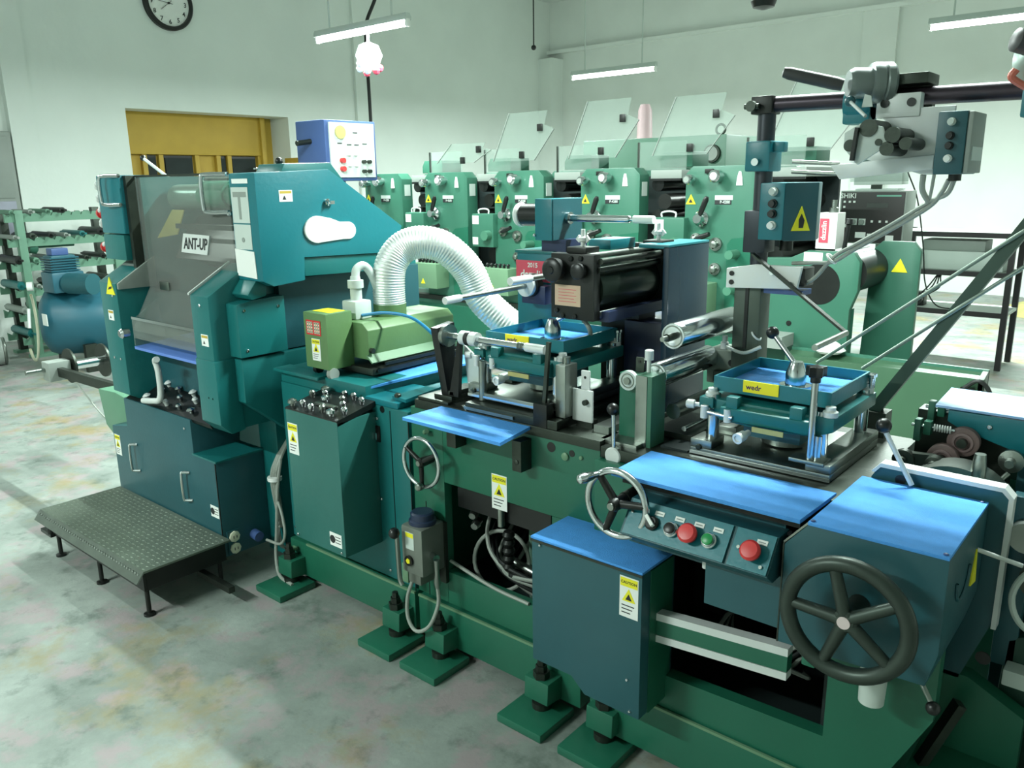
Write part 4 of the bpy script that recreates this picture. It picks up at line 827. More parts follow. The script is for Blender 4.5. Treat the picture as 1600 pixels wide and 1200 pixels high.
sb = se.p('switch_box', B(-.508, -.447, 2.10, 2.24, 1.600, 1.738), navy, bev=.004); se.p('switch_box_side', B(-.447, -.436, 2.105, 2.235, 1.602, 1.736), greyp, sb, .003)
se.p('side_label', B(-.436, -.4345, 2.12, 2.22, 1.63, 1.66), lgrey, sb)
for z, m_ in ((1.715, lgrey), (1.685, black), (1.663, black), (1.635, white)): se.p('push_button', MB().lathe((-.478, 2.10, z), (0, -1, 0), [(0, .009), (.006, .009), (.007, .007), (.016, .007)], 14), m_, sb)
se.p('cable_gland', CY((-.475, 2.17, 1.60), (-.475, 2.17, 1.585), .014), black, sb)
kn = T('clamp_handle', 'dark grip handle on a large ribbed clamp sitting over the overhead bar', 'clamp', (-.70, 2.15, 1.76))
kn.p('clamp_body', MB().lathe((-.745, 2.20, 1.775), (1, 0, 0), [(0, .040), (.01, .045), (.055, .045), (.065, .040)], 28), tealb); kn.p('clamp_foot', B(-.745, -.68, 2.165, 2.23, 1.725, 1.77), tealb, bev=.006)
kn.p('drum', MB().lathe((-.725, 2.13, 1.818), (.75, .55, 0), [(0, .030), (.012, .036), (.05, .036), (.052, .045), (.06, .048), (.075, .048), (.078, .044), (.083, .048), (.098, .048), (.105, .042)], 32), mat('drum_grey', (120, 130, 128), .35, .3))
kn.p('grip', MB().lathe((-.735, 2.125, 1.815), (-.95, -.35, .27), [(0, .014), (.02, .016), (.13, .015), (.145, .012), (.148, .004)], 16), mat('grip_dark', (62, 62, 62), .45))
kn.p('lock_knob', MB().ball((-.71, 2.11, 1.775), .013), navy); kn.p('lock_rod', CY((-.705, 2.10, 1.772), (-.655, 2.06, 1.735), .004), alum)
kn.p('wing', MB().slab([(-.685, 2.12, 1.76), (-.66, 2.12, 1.76), (-.665, 2.12, 1.785), (-.68, 2.12, 1.79)], .004), lgrey)
hw = T('overhead_bearing', 'rounded bearing housing with a red hose at the top right corner', 'bearing', (-.33, 2.2, 1.76))
hw.p('housing', MB().lathe((-.37, 2.14, 1.84), (.8, .5, 0), [(0, .030), (.015, .052), (.09, .055), (.11, .04)], 28), mat('drum_grey2', (140, 160, 152), .35, .3)); hw.p('front_cap', MB().lathe((-.35, 2.115, 1.868), (-.7, -.6, .2), [(0, .026), (.03, .024), (.035, .015)], 20), mat('grip_dark', (62, 62, 62), .45))
hw.p('foot', B(-.36, -.27, 2.17, 2.25, 1.72, 1.79), tealb, bev=.006); hw.p('red_hose', MB().tube([(-.365, 2.10, 1.815), (-.372, 2.10, 1.80), (-.355, 2.12, 1.785), (-.34, 2.14, 1.776)], .008, 8), mat('red_hose', (206, 110, 92), .4))
# grey cables that swing from the sensor to the mast
cb2 = T('sensor_cables', 'pair of grey cables drooping from the switch box across to the mast', 'cable', (-.65, 2.2, 1.3))
for o in (0, .012): cb2.p('cable', MB().tube([(-.475-o, 2.17, 1.588), (-.49-o, 2.18, 1.555+o*.3), (-.53, 2.19, 1.535-o), (-.62, 2.2, 1.475-o), (-.70, 2.2, 1.425-o), (-.75, 2.2, 1.392-o), (-.80, 2.2, 1.375 if o else 1.33), (-.86, 2.2, 1.37 if o else 1.30)], .0055, 8), cable)
cb2.p('drop_cable', MB().tube([(-.545, 2.175, 1.60), (-.545, 2.18, 1.565), (-.53, 2.19, 1.535)], .007, 8), cable); cb2.p('drop_cable', MB().tube([(-.52, 2.17, 1.60), (-.525, 2.18, 1.56), (-.53, 2.19, 1.538)], .004, 8), cable)
for x, z in ((-.755, 1.388), (-.95, 1.16)): cb2.p('cable_tie', MB().torus((x, 2.2, z), (.6, 0, .6), .016, .003, 16, 6), white)
cb2.p('mast_tie', MB().tube([(-1.03, 2.18, 1.12), (-.97, 2.165, 1.112), (-.93, 2.19, 1.13)], .005, 8), white)
# slanted brace with two thin rods
sl = T('slanted_brace', 'dark green slanted steel brace rising to the right edge with two thin rods', 'brace', (-.6, 2.3, .93))
sl.p('brace', MB().beam((-.640, 2.3, .965), (-.15, 2.3, 1.79), .030, .032, (0, 1, 0)), mat('brace_green', (62, 82, 72), .45, .2))
rodm = mat('rod_grey', (126, 140, 130), .4, .3); sl.p('rod', CY((-.80, 2.28, 1.085), (-.20, 2.28, 1.58), .005, 10), rodm); sl.p('rod', CY((-.675, 2.28, 1.085), (-.12, 2.28, 1.56), .005, 10), rodm); sl.p('foot', B(-.68, -.60, 2.27, 2.33, .90, .97), dsteel)

# ================================================================ right-hand end of the near machine
f3 = T('rewinder_frame', 'dark green end frame with control console, rails and large open bay', 'machine frame', (-.8, 2.0, 0))
f3.p('plinth', B(-1.185, -.40, YF-.05, 2.36, .045, .20), grn, bev=.004); f3.p('plinth_edge', B(-1.0, -.41, YF-.053, YF-.046, .196, .204), lgreen)  # plinth edge strip is pale to carry the lip's highlight
f3.p('lower_plate', MB().prism('y', [(-1.19, .20), (-.42, .20), (-.30, .46), (-.30, .62), (-.525, .62), (-.525, .315), (-.96, .30), (-1.19, .30)], YF-.04, YF), grn)
f3.p('upright', B(-1.19, -.965, YF-.03, YF, .30, .86), grn, bev=.003); f3.p('bed', B(-1.185, -.53, YF-.01, 2.34, .862, .894), dsteel, bev=.003)
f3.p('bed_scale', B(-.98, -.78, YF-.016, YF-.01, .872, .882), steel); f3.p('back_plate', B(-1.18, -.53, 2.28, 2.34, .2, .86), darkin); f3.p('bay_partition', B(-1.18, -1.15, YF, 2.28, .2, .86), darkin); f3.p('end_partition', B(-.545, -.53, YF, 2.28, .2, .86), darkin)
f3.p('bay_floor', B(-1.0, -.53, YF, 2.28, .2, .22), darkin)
f3.p('bay_box', B(-.86, -.56, 1.86, 2.1, .50, .68), grn, bev=.006); f3.p('bay_motor', MB().lathe((-.80, 1.85, .62), (1, 0, 0), [(0, .05), (.15, .05), (.16, .02)], 20), darkin)
for k in range(5): f3.p('bay_cable', MB().tube([(-.92+.02*k, 2.1, .45), (-.86, 1.95-.02*k, .36+.01*k), (-.76+.03*k, 1.9, .34), (-.66, 1.95, .40-.02*k)], .006, 7), cableb if k % 2 else cable)
handwheel(f3, (-1.005, 1.565, .835), .083, .009, 3, math.radians(128), chrome, blackm, steel, math.radians(128), .09, .011)
f3.p('wheel_shaft', CY((-1.005, 1.60, .835), (-1.005, YF, .835), .018), dsteel)
f3.p('tag', B(-.945, -.935, 1.80, 1.802, .385, .41), white)
for z0, z1, m_ in ((.505, .525, alum), (.465, .505, grn), (.443, .463, alum)): f3.p('guide_rail', MB().slab([(-.985, 1.70, z0-.015), (-.60, 1.70, z0+.02), (-.60, 1.70, z1+.02), (-.985, 1.70, z1-.015)], -.03), m_)
# blue-matted narrow box
mb_ = T('blue_topped_box', 'navy cover box with blue rubber top and CAUTION sticker', 'machine cover', (-1.12, 1.69, .25))
mb_.p('body', MB().prism('y', [(-1.30, .275), (-1.165, .275), (-1.12, .235), (-.948, .235), (-.948, .648), (-1.30, .648)], 1.60, YF-.005), navy, bev=.003)
mb_.p('blue_mat', B(-1.302, -.946, 1.597, YF+.01, .648, .655), blue, bev=.002)
mb_.p('mat_edge', B(-1.302, -.946, 1.596, 1.600, .641, .648), dsteel)
mb_.p('side_post', B(-.965, -.945, YF-.13, YF-.02, .235, .645), grn)
caution(mb_, 'F', -.985, .518, 1.60, .055, .112)
for x, z in ((-1.27, .635), (-.985, .34), (-.975, .25)): bolt(mb_, (x, 1.60, z), (0, -1, 0), .004)
# control console
cn = T('control_console', 'sloping teal console with red stop buttons and a green start button', 'control console', (-.8, 1.6, .75))
sl0 = [(-.985, 1.545, .775), (-.612, 1.545, .775), (-.612, 1.60, .848), (-.985, 1.60, .848)]
cn.p('housing', MB().prism('x', [(1.548, .770), (1.602, .845), (1.66, .845), (1.66, .745), (1.58, .745)], -.985, -.612), navy, bev=.003)
fp = cn.p('left_face', MB().slab([(-.975, 1.544, .7765), (-.715, 1.544, .7765), (-.715, 1.597, .8465), (-.975, 1.597, .8465)], .004), tealb)
fp2 = cn.p('right_face', MB().slab([(-.705, 1.544, .7765), (-.615, 1.544, .7765), (-.615, 1.597, .8465), (-.705, 1.597, .8465)], .004), tealb)
nd = Vector((0, -.795, .606)); ud = Vector((0, .606, .795))
def con(x, s): return Vector((x, 1.5705, .8115))+ud*s+nd*.002
def disc(name, x, s, prof, m_, par, n=28): return cn.p(name, MB().lathe(con(x, s), nd, prof, n), m_, par)
sel = disc('selector', -.905, -.004, [(0, .017), (.006, .017), (.008, .013), (.012, .013)], blackm, fp); cn.p('selector_bar', MB().beam(con(-.918, .008)+nd*.016, con(-.894, -.012)+nd*.016, .008, .010, nd), white, sel)
disc('push_button', -.853, -.006, [(0, .018), (.006, .018), (.008, .015), (.014, .015)], chrome, fp); disc('black_cap', -.853, -.006, [(.008, .013), (.018, .013), (.019, .011)], black, fp)
disc('stop_button', -.805, -.006, [(0, .012), (.012, .012), (.013, .022), (.022, .023), (.028, .018), (.029, .006)], red, fp); disc('collar', -.805, -.006, [(0, .017), (.008, .016)], black, fp)
disc('push_button', -.757, -.006, [(0, .018), (.006, .018), (.008, .015), (.014, .015)], chrome, fp); disc('green_cap', -.757, -.006, [(.008, .013), (.018, .013), (.019, .011)], green_b, fp)
disc('stop_button', -.655, -.004, [(0, .012), (.012, .012), (.013, .022), (.022, .023), (.028, .018), (.029, .006)], red, fp2); disc('collar', -.655, -.004, [(0, .017), (.008, .016)], black, fp2)
for x, par in ((-.895, fp), (-.842, fp), (-.792, fp), (-.745, fp), (-.642, fp2)):
    q = cn.p('name_tag', MB().slab([con(x-.012, .018), con(x+.012, .018), con(x+.012, .029), con(x-.012, .029)], .002), white, par); cn.p('tag_print', MB().slab([con(x-.008, .022)+nd*.0006, con(x+.008, .022)+nd*.0006, con(x+.008, .0245)+nd*.0006, con(x-.008, .0245)+nd*.0006], .0004), greyp, par)
for x, s in ((-.965, .012), (-.69, .0), (-.63, -.03)): cn.p('screw', MB().lathe(con(x, s), nd, [(0, .004), (.002, .004)], 10), steel)
cn.p('support_rod', CY((-.80, 1.64, .70), (-.80, 1.64, .75), .008), alum); cn.p('under_panel', B(-.79, -.61, 1.62, 1.68, .62, .745), navy)
# blue work table in front of the bed
wt2 = T('work_table', 'long blue rubber-topped table above the control console', 'table', (-.8, 1.7, .86))
wt2.p('blue_top', MB().slab([(-1.042, 1.596, .900), (-.569, 1.596, .900), (-.562, 1.795, .900), (-1.047, 1.795, .900)], .010), blue, bev=.001)
wt2.p('under_frame', B(-1.03, -.58, 1.63, YF, .865, .890), blackm); wt2.p('front_panel', B(-1.02, -.62, 1.655, 1.67, .70, .868), navy)
# wheel box
wb = T('handwheel_box', 'navy gear box with blue rubber top and big five-spoke handwheel', 'gear box', (-.42, 1.77, .6))
wb.p('body', MB().prism('y', [(-.600, .60), (-.30, .615), (-.283, .69), (-.283, .892), (-.552, .892), (-.600, .835)], 1.60, 1.942), navy, bev=.003)
wb.p('blue_mat', B(-.553, -.283, 1.596, 1.944, .892, .900), blue, bev=.002)
wb.p('left_flange', MB().slab([(-.605, 1.605, .838), (-.556, 1.605, .895), (-.556, 1.64, .895), (-.605, 1.64, .838)], .004), steel); wb.p('flange_screw', CY((-.592, 1.615, .852), (-.595, 1.612, .858), .006), black)
wb.p('side_strip', B(-.603, -.600, 1.60, 1.66, .60, .836), dsteel)
for x, y in ((-.545, 1.605), (-.292, 1.605), (-.295, 1.935)): bolt(wb, (x, y, .90), (0, 0, 1), .005, .003, bluep)
handwheel(wb, (-.437, 1.52, .748), .117, .0165, 5, math.radians(178), mat('wheel_iron', (58, 68, 62), .4, .5, .2, 8), mat('wheel_iron', (58, 68, 62)), mat('pink_cap', (214, 196, 196), .5), None, .05, .0145)
wb.p('wheel_shaft', CY((-.437, 1.54, .748), (-.437, 1.61, .748), .022), dsteel)
wb.p('yellow_sign', MB().prism('x', [(1.83, .745), (1.885, .735), (1.86, .82)], -.283, -.280), yellow); wb.p('side_handle', CY((-.283, 1.87, .815), (-.20, 1.90, .79), .005), alum)
wb.p('side_ring', MB().torus((-.281, 1.74, .81), (1, 0, 0), .055, .004, 28, 6, 0, PI), navy)
wb.p('drain_cup', MB().lathe((-.41, 1.66, .50), (0, 0, 1), [(0, .026), (.06, .028), (.10, .028)], 20), lgrey); wb.p('ball_rod', CY((-.31, 1.62, .61), (-.285, 1.60, .585), .005), steel); wb.p('rod_ball', MB().ball((-.280, 1.597, .577), .014), black); wb.p('lower_stub', B(-.545, -.515, 1.60, 1.65, .565, .61), grn, bev=.004)
# side plate with the bright rim behind the gear box
spl = T('end_side_plate', 'teal side plate with a bright silver rim behind the gear box', 'side plate', (-.38, 1.97, .05))
poly = [(-.535, .45), (-.535, .90), (-.515, .932), (-.262, .930), (-.245, .91), (-.245, .62), (-.30, .45)]
spl.p('plate', MB().prism('y', poly, 1.955, 1.985), navy); spl.p('bright_rim', MB().prism('y', [(-.535, .915), (-.515, .938), (-.258, .936), (-.238, .915), (-.238, .60), (-.248, .60), (-.248, .912), (-.262, .926), (-.515, .928), (-.528, .912)], 1.950, 1.985), alum)
spl.p('leg', MB().prism('y', [(-.535, .05), (-.535, .46), (-.28, .46), (-.16, .40), (-.16, .05)], 1.955, 2.0), grn)
lv = spl.p('lever', CY((-.44, 1.935, .905), (-.510, 1.935, 1.025), .006, 12), alum); spl.p('lever_ball', MB().ball((-.513, 1.935, 1.035), .018), black, lv)
spl.p('hole', CY((-.47, 1.954, .905), (-.47, 1.956, .905), .012), black); spl.p('side_knob', MB().ball((-.545, 1.93, .885), .009), steel)
spl.p('lower_hole', CY((-.255, 1.954, .52), (-.255, 1.956, .52), .016), black)
# slitter wheels and rewind parts at the right edge
sw2 = T('slitter_wheels', 'brown rubber nip wheels and spring bolts beside the teal end cover', 'slitter', (-.40, 2.25, .75))
for x, y, z, r in ((-.395, 2.20, .948, .037), (-.432, 2.17, .905, .037)):
    wl = sw2.p('rubber_wheel', MB().lathe((x, y, z), (0, 1, 0), [(0, r*.86), (.003, r), (.022, r), (.025, r*.86)], 36), rubber); sw2.p('wheel_hub', MB().lathe((x, y, z), (0, -1, 0), [(-.002, r*.68), (.004, r*.66), (.005, r*.5), (-.002, r*.46)], 28), mat('hub_mauve', (140, 116, 116), .5), wl)
    sw2.p('axle', CY((x, y-.015, z), (x, y+.06, z), .012, 16), dsteel, wl)
sw2.p('swing_arm', MB().beam((-.44, 2.14, .905), (-.51, 2.14, .90), .02, .035, (0, 0, 1)), dsteel); sw2.p('hub_nut', MB().lathe((-.437, 2.13, .905), (0, -1, 0), [(0, .022), (.02, .020), (.022, .012), (.035, .010)], 20), dsteel); sw2.p('pivot', MB().lathe((-.51, 2.14, .90), (0, -1, 0), [(0, .026), (.02, .026), (.022, .012), (.034, .010)], 20), dsteel)
for x, y, z in ((-.49, 2.2, .975), (-.475, 2.26, 1.012)):
    sw2.p('spring_post', B(x-.018, x-.002, y-.012, y+.012, z-.04, z+.018), pgreen, bev=.003); sw2.p('spring_post', B(x+.004, x+.022, y-.012, y+.012, z-.02, z+.016), grn, bev=.003); sb2 = sw2.p('spring_bolt', CY((x-.026, y, z), (x+.075, y, z), .004, 10), chrome)
    for k in range(7): sw2.p('spring_coil', MB().torus((x+.028+k*.006, y, z), (1, .2, 0), .008, .002, 14, 5), alum, sb2)
sw2.p('bright_drum', CY((-.375, 2.05, .80), (-.375, 2.13, .80), .13, 48), steel); sw2.p('mount', B(-.52, -.30, 2.27, 2.33, .72, 1.0), dsteel); sw2.p('clamp_pin', MB().lathe((-.33, 2.06, .97), (0, 0, -1), [(0, .012), (.03, .016), (.06, .016), (.065, .007), (.10, .007)], 14), steel)
ec = T('end_cover', 'teal cover with pale blue top at the right edge of the photo', 'machine cover', (-.30, 2.3, .9))
ec.p('blue_top', MB().slab([(-.470, 2.22, 1.030), (-.06, 2.22, 1.030), (-.06, 2.42, 1.033), (-.478, 2.42, 1.033)], .006), mat('pale_blue_mat', (150, 186, 230), .55)); ec.p('body', MB().prism('y', [(-.44, 1.02), (-.06, 1.02), (-.06, .86), (-.25, .93), (-.41, .975), (-.44, .99)], 2.225, 2.40), tealb, bev=.003); ec.p('post', B(-.275, -.20, 2.235, 2.30, .05, .95), navy, bev=.003)
bolt(ec, (-.345, 2.225, .992), (0, -1, 0), .006); wcl = ec.p('clamp_wheel', MB().lathe((-.285, 2.20, .925), (0, -1, 0), [(0, .028), (.012, .028), (.014, .02), (.016, .012), (.04, .010)], 24), steel); ec.p('link', CY((-.285, 2.17, .90), (-.33, 2.12, .84), .006), steel, wcl)
rw = T('rewind_cluster', 'dark rewind rollers, coiled spring and hose at the lower right edge', 'rewinder', (-.15, 2.15, .0))
rw.p('rear_housing', B(-.50, .20, 2.44, 2.62, .05, .86), mat('deep_green', (34, 70, 58), .5), bev=.01); rw.p('rear_door', B(-.44, .14, 2.43, 2.44, .12, .80), grn, bev=.004); rw.p('rear_roller', CY((-.10, 2.10, .66), (-.10, 2.44, .66), .06, 24), dsteel); rw.p('frame', MB().prism('y', [(-.24, .05), (.25, .05), (.25, .60), (-.10, .62), (-.22, .55)], 2.02, 2.08), mat('deep_green', (34, 70, 58), .5), bev=.004); rw.p('foot', B(-.30, .25, 1.95, 2.35, 0, .05), blackm)
rw.p('roller', CY((-.21, 1.98, .82), (-.21, 2.3, .82), .035, 24), steel); rw.p('roller', CY((-.16, 1.95, .74), (-.16, 2.3, .74), .05, 24), dsteel); rw.p('bracket', B(-.25, -.20, 2.02, 2.06, .48, .90), navy, bev=.004)
rw.p('hose', MB().tube([(-.13, 1.95, .78), (-.19, 1.945, .76), (-.215, 1.94, .70), (-.195, 1.94, .64), (-.13, 1.95, .60), (-.05, 1.96, .59)], .007, 8), lgrey)
for k in range(6): rw.p('spring_coil', MB().torus((-.165+k*.006, 1.96, .74+k*.006), (1, 0, 1), .012, .0025, 14, 5), steel)
rw.p('white_block', B(-.215, -.16, 1.97, 2.02, .46, .50), lgrey, bev=.004); rw.p('floor_beam', MB().beam((-.42, 1.80, .03), (-.28, 1.90, .42), .03, .02), dsteel); rw.p('low_tray', B(-.36, .1, 1.80, 1.98, .24, .26), grn)
# ================================================================ the second press behind
Y2 = 5.2
pb2 = T('press_base', 'long low green base under the row of green printing units', 'machine base', (-3.8, 5.7, 0))
pb2.p('bench', B(-7.4, -2.31, Y2, 6.15, .06, .56), pgreen, bev=.006); pb2.p('bench_rail', B(-7.4, -2.31, Y2-.03, Y2+.05, .56, .60), dsteel)
pb2.p('shade_band', B(-7.4, -2.31, Y2-.005, Y2, .30, .52), grn); pb2.p('plinth', B(-7.3, -2.4, Y2+.1, 6.1, 0, .06), blackm)  # dark green band on the bench front is shadow put into colour
names = ['first green printing unit, partly hidden by the teal hood', 'second green printing unit, right behind the foil duct', 'third green printing unit, behind the blue drive box', 'fourth green printing unit, with the white spindle tip before it', 'fifth green printing unit, beside the dark mast']
def unit(x0, label):
    t = T('printing_unit', label, 'printing unit', (x0+.25, 5.6, .56), 'printing units of the green press')
    X = lambda a: x0+a
    fr = t.p('front_frame', MB().prism('y', [(X(0), .60), (X(.52), .60), (X(.52), 1.63), (X(.47), 1.68), (X(.05), 1.68), (X(0), 1.63)], Y2, Y2+.13), pgreen, bev=.006)
    t.p('recess', MB().prism('y', [(X(.33), .62), (X(.52), .62), (X(.52), 1.22), (X(.36), 1.20), (X(.33), 1.16)], Y2-.004, Y2+.002), grn, fr)
    t.p('back_frame', MB().prism('y', [(X(0), .60), (X(.52), .60), (X(.52), 1.63), (X(.47), 1.68), (X(.05), 1.68), (X(0), 1.63)], Y2+.75, Y2+.83), pgreen, bev=.006)
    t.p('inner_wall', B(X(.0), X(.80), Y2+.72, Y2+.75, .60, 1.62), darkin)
    for k, (a, z, r) in enumerate(((.60, 1.56, .05), (.66, 1.44, .055), (.60, 1.33, .05), (.70, 1.22, .055), (.62, 1.10, .05), (.70, .98, .055), (.62, .86, .05), (.70, .74, .05))):
        t.p('ink_roller', CY((X(a), Y2+.12, z), (X(a), Y2+.74, z), r, 20), blackm if k % 3 else mat('ink_black', (20, 22, 22), .2))
    t.p('fountain', B(X(.55), X(.80), Y2+.10, Y2+.70, 1.60, 1.66), greyp, bev=.004); t.p('fountain_teeth', B(X(.56), X(.80), Y2+.09, Y2+.10, 1.585, 1.60), black)
    t.p('top_motor', MB().prism('y', [(X(.54), 1.68), (X(.80), 1.68), (X(.80), 1.79), (X(.57), 1.79), (X(.54), 1.74)], Y2+.25, Y2+.5), pgreen, bev=.004)
    for u, z, r in ((.055, 1.592, .034), (.255, 1.612, .042)):
        kn_ = t.p('chrome_knob', MB().lathe((X(u), Y2, z), (0, -1, 0), [(0, r*.7), (.03, r*.7), (.032, r), (.09, r), (.10, r*.8)], 24), chrome); t.p('knob_face', CY((X(u), Y2-.10, z), (X(u), Y2-.104, z), r*.6, 18), greyp if u < .1 else alum, kn_)
    t.p('counter', B(X(.15), X(.21), Y2-.02, Y2, 1.63, 1.66), blackm, fr, .003); t.p('oil_cap', MB().prism('y', [(X(.375), 1.55), (X(.42), 1.55), (X(.415), 1.60), (X(.405), 1.64), (X(.39), 1.64), (X(.38), 1.60)], Y2-.006, Y2), white, fr)
    wt_ = t.p('warning_triangle', tri('F', X(.045), 1.425, .075, Y2, .004), yellow, fr); t.p('symbol', tri('F', X(.045), 1.436, .03, Y2, .006), ink, fr)
    t.p('name_plate', plate('F', X(.225), X(.355), 1.455, 1.485, Y2, .003), lgrey, fr); t.p('name_plate_dark', plate('F', X(.225), X(.345), 1.425, 1.455, Y2, .003), ink, fr); t.text('plate_lettering', 'P-4280', (X(.30), Y2-.004, 1.44), 'F', .026, lgrey, fr)
    h_ = t.p('throw_lever_hub', MB().lathe((X(.14), Y2, 1.33), (0, -1, 0), [(0, .05), (.03, .055), (.05, .035), (.09, .03)], 24), chrome); t.p('throw_lever', MB().lathe((X(.15), Y2-.07, 1.35), (.45, -.1, 1), [(0, .012), (.03, .018), (.12, .020), (.14, .012)], 14), black, h_)
    for u, z, r in ((.25, 1.16, .045), (.25, .99, .042), (.10, 1.19, .04)):
        q = t.p('lock_dial', MB().lathe((X(u), Y2, z), (0, -1, 0), [(0, r), (.02, r), (.022, r*.6), (.05, r*.5), (.055, r*.2)], 22), steel)
        for a in range(3): t.p('dial_pin', MB().ball((X(u)+r*.7*math.cos(a*2.1), Y2-.022, z+r*.7*math.sin(a*2.1)), .007, 8, 5), dsteel, q)
    t.p('dial_lever', MB().lathe((X(.11), Y2-.05, 1.19), (1, -.1, .35), [(0, .012), (.05, .02), (.12, .016)], 12), black)
    for u, z in ((.40, 1.10), (.40, .86)): t.p('side_stub', CY((X(u), Y2, z), (X(u), Y2-.12, z), .03, 18), pgreen2)
    bxn = t.p('gear_box', B(X(-.21), X(.03), Y2-.06, Y2+.1, 1.06, 1.335), pgreen, bev=.01); t.p('handle', MB().tube([(X(-.18), Y2, 1.335), (X(-.18), Y2, 1.365), (X(-.12), Y2, 1.375), (X(-.07), Y2, 1.365), (X(-.07), Y2, 1.335)], .007, 8, 3), alum, bxn)
    t.p('box_label', plate('F', X(-.20), X(-.13), 1.25, 1.32, Y2-.06, .003), white, bxn); t.p('box_label', plate('F', X(-.20), X(-.14), 1.08, 1.14, Y2-.06, .003), white, bxn); t.p('boss', CY((X(-.02), Y2-.06, 1.16), (X(-.02), Y2-.12, 1.16), .04, 20), pgreen2, bxn)
    t.p('side_label', B(X(.52), X(.523), Y2+.03, Y2+.10, 1.48, 1.58), lgrey, fr)
    ib = t.p('terminal_box', B(X(-.03), X(.27), Y2-.16, Y2, .68, .90), lgreen, bev=.006)
    for k in range(6): t.p('plug', MB().lathe((X(.0+.045*k), Y2-.10, .90), (0, 0, 1), [(0, .012), (.02, .012), (.025, .018), (.035, .01)], 8), black, ib)
    t.p('box_triangle', tri('F', X(.10), .72, .05, Y2-.16, .004), yellow, ib)
    return t
xs = [-6.24, -5.42, -4.59, -3.71, -2.82]
u0 = unit(xs[4], names[4])
for k in range(4): dup(u0.o, (xs[k]+.25, 5.6, .56), names[k])
# acrylic swing guards over the units
gl = ['first', 'second', 'third', 'fourth', 'fifth']
def guard(x0, label, tall):
    t = T('acrylic_guard', label, 'guard', (x0, 5.3, 1.68), 'acrylic guards swung up over the green press')
    h = tall; y = 5.3
    t.p('sheet', MB().slab([(x0-.30, y, 1.76), (x0+.10, y+.05, 1.76), (x0+.30, y+.05, 1.76+h*.62), (x0+.20, y+.05, 1.76+h*.72), (x0+.23, y+.05, 1.76+h), (x0-.12, y, 1.76+h*.98)], .010), acr)
    t.p('lower_sheet', B(x0-.45, x0-.06, y+.06, y+.07, 1.66, 1.86), acr)
    t.p('edge', MB().beam((x0-.30, y-.002, 1.76), (x0-.12, y-.002, 1.76+h*.98), .010, .006), greyp); t.p('edge', MB().beam((x0+.10, y+.048, 1.76), (x0+.30, y+.048, 1.76+h*.62), .010, .005), greyp)
    for a, b in ((.17, .66), (-.02, .12)): t.p('hinge', B(x0+a-.022, x0+a+.022, y+.02, y+.045, 1.76+h*b-.028, 1.76+h*b+.028), blackm, bev=.004)
    t.p('stay', B(x0-.46, x0-.45, y+.055, y+.075, 1.64, 1.86), dsteel)
    return t
for k, (x, h) in enumerate(((-5.05, .16), (-4.38, .38), (-3.60, .42), (-2.85, .40), (-2.0, .44))):
    guard(x, 'clear acrylic guard sheet %s' % ['low and broad above the second green unit', 'standing over the third green unit', 'standing over the fourth green unit', 'standing before the large green cabinet', 'standing behind the dark mast'][k], h)
bc = T('green_cabinet', 'large green drive cabinet with a lifting eye behind the fifth unit', 'cabinet', (-3.6, 6.6, 0))
bc.p('body', B(-4.40, -3.02, 6.2, 6.9, .02, 1.935), mat('cabinet_green', (76, 120, 99), .45, 0, .05, 3), bev=.01); bc.p('lifting_eye', MB().torus((-3.22, 6.5, 1.99), (0, 1, 0), .04, .010, 24, 8), dsteel); bc.p('gauge', CY((-3.13, 6.2, 1.79), (-3.13, 6.17, 1.79), .07, 28), dsteel); bc.p('gauge_face', CY((-3.13, 6.17, 1.79), (-3.13, 6.165, 1.79), .055, 28), greyp)
bc.p('small_knob', CY((-3.32, 6.2, 1.85), (-3.32, 6.16, 1.85), .025), dsteel); bc.p('beacon', MB().lathe((-3.95, 6.5, 1.935), (0, 0, 1), [(0, .07), (.25, .06), (.30, .04)], 20), mat('beacon_pink', (206, 176, 180), .5))
# web unwinder at the right end of the second press
ru = T('web_unwinder', 'green unwinder with round side opening and dark roller at the right end', 'unwinder', (-1.9, 5.6, 0))
prof = [(-2.28, .50), (-1.66, .50), (-1.66, .78), (-1.62, .90), (-1.62, 1.08), (-1.66, 1.14), (-1.95, 1.14), (-2.06, 1.09), (-2.28, 1.08)]
ru.p('side_plate', MB().prism('y', prof, Y2, Y2+.06), pgreen, bev=.006); ru.p('lower_skirt', MB().prism('y', [(-2.2, .0), (-1.66, .0), (-1.66, .78), (-2.2, .62)], Y2+.06, Y2+.10), grn)
ru.p('opening', CY((-1.86, Y2-.003, .93), (-1.86, Y2+.01, .93), .13, 36), blackm); ru.p('back_plate', MB().prism('y', [(-1.74, .0), (-1.40, .0), (-1.40, 1.12), (-1.45, 1.18), (-1.64, 1.18), (-1.70, 1.12)], Y2+.50, Y2+.55), pgreen, bev=.006)
ru.p('roller', CY((-1.72, Y2+.06, 1.00), (-1.72, Y2+.5, 1.00), .13, 32), blackm); ru.p('roller', CY((-1.72, Y2+.06, 1.08), (-1.72, Y2+.5, 1.08), .06, 24), dsteel); ru.p('warning_triangle', tri('F', -1.52, .98, .10, Y2+.50, .004), yellow)
ru.p('label', plate('F', -1.97, -1.85, 1.06, 1.13, Y2, .003), white); ru.p('clamp_lever', MB().lathe((-1.76, Y2+.1, 1.10), (.1, 0, 1), [(0, .015), (.20, .013), (.21, .025), (.24, .02)], 12), black)
ru.p('shelf', B(-2.30, -2.0, Y2-.2, Y2, .52, .60), greyp); ru.p('foot', B(-2.25, -1.45, Y2+.05, Y2+.5, 0, .02), blackm)
for x in (-2.2, -2.04): bolt(ru, (x, Y2, .66), (0, -1, 0), .018, .004, blackm)
ru.o.location = (-1.9, 5.63, 0)
lb_ = T('low_green_trough', 'low green trough with sloped pale top in front of the black rack', 'trough', (-1.4, 5.4, 0))
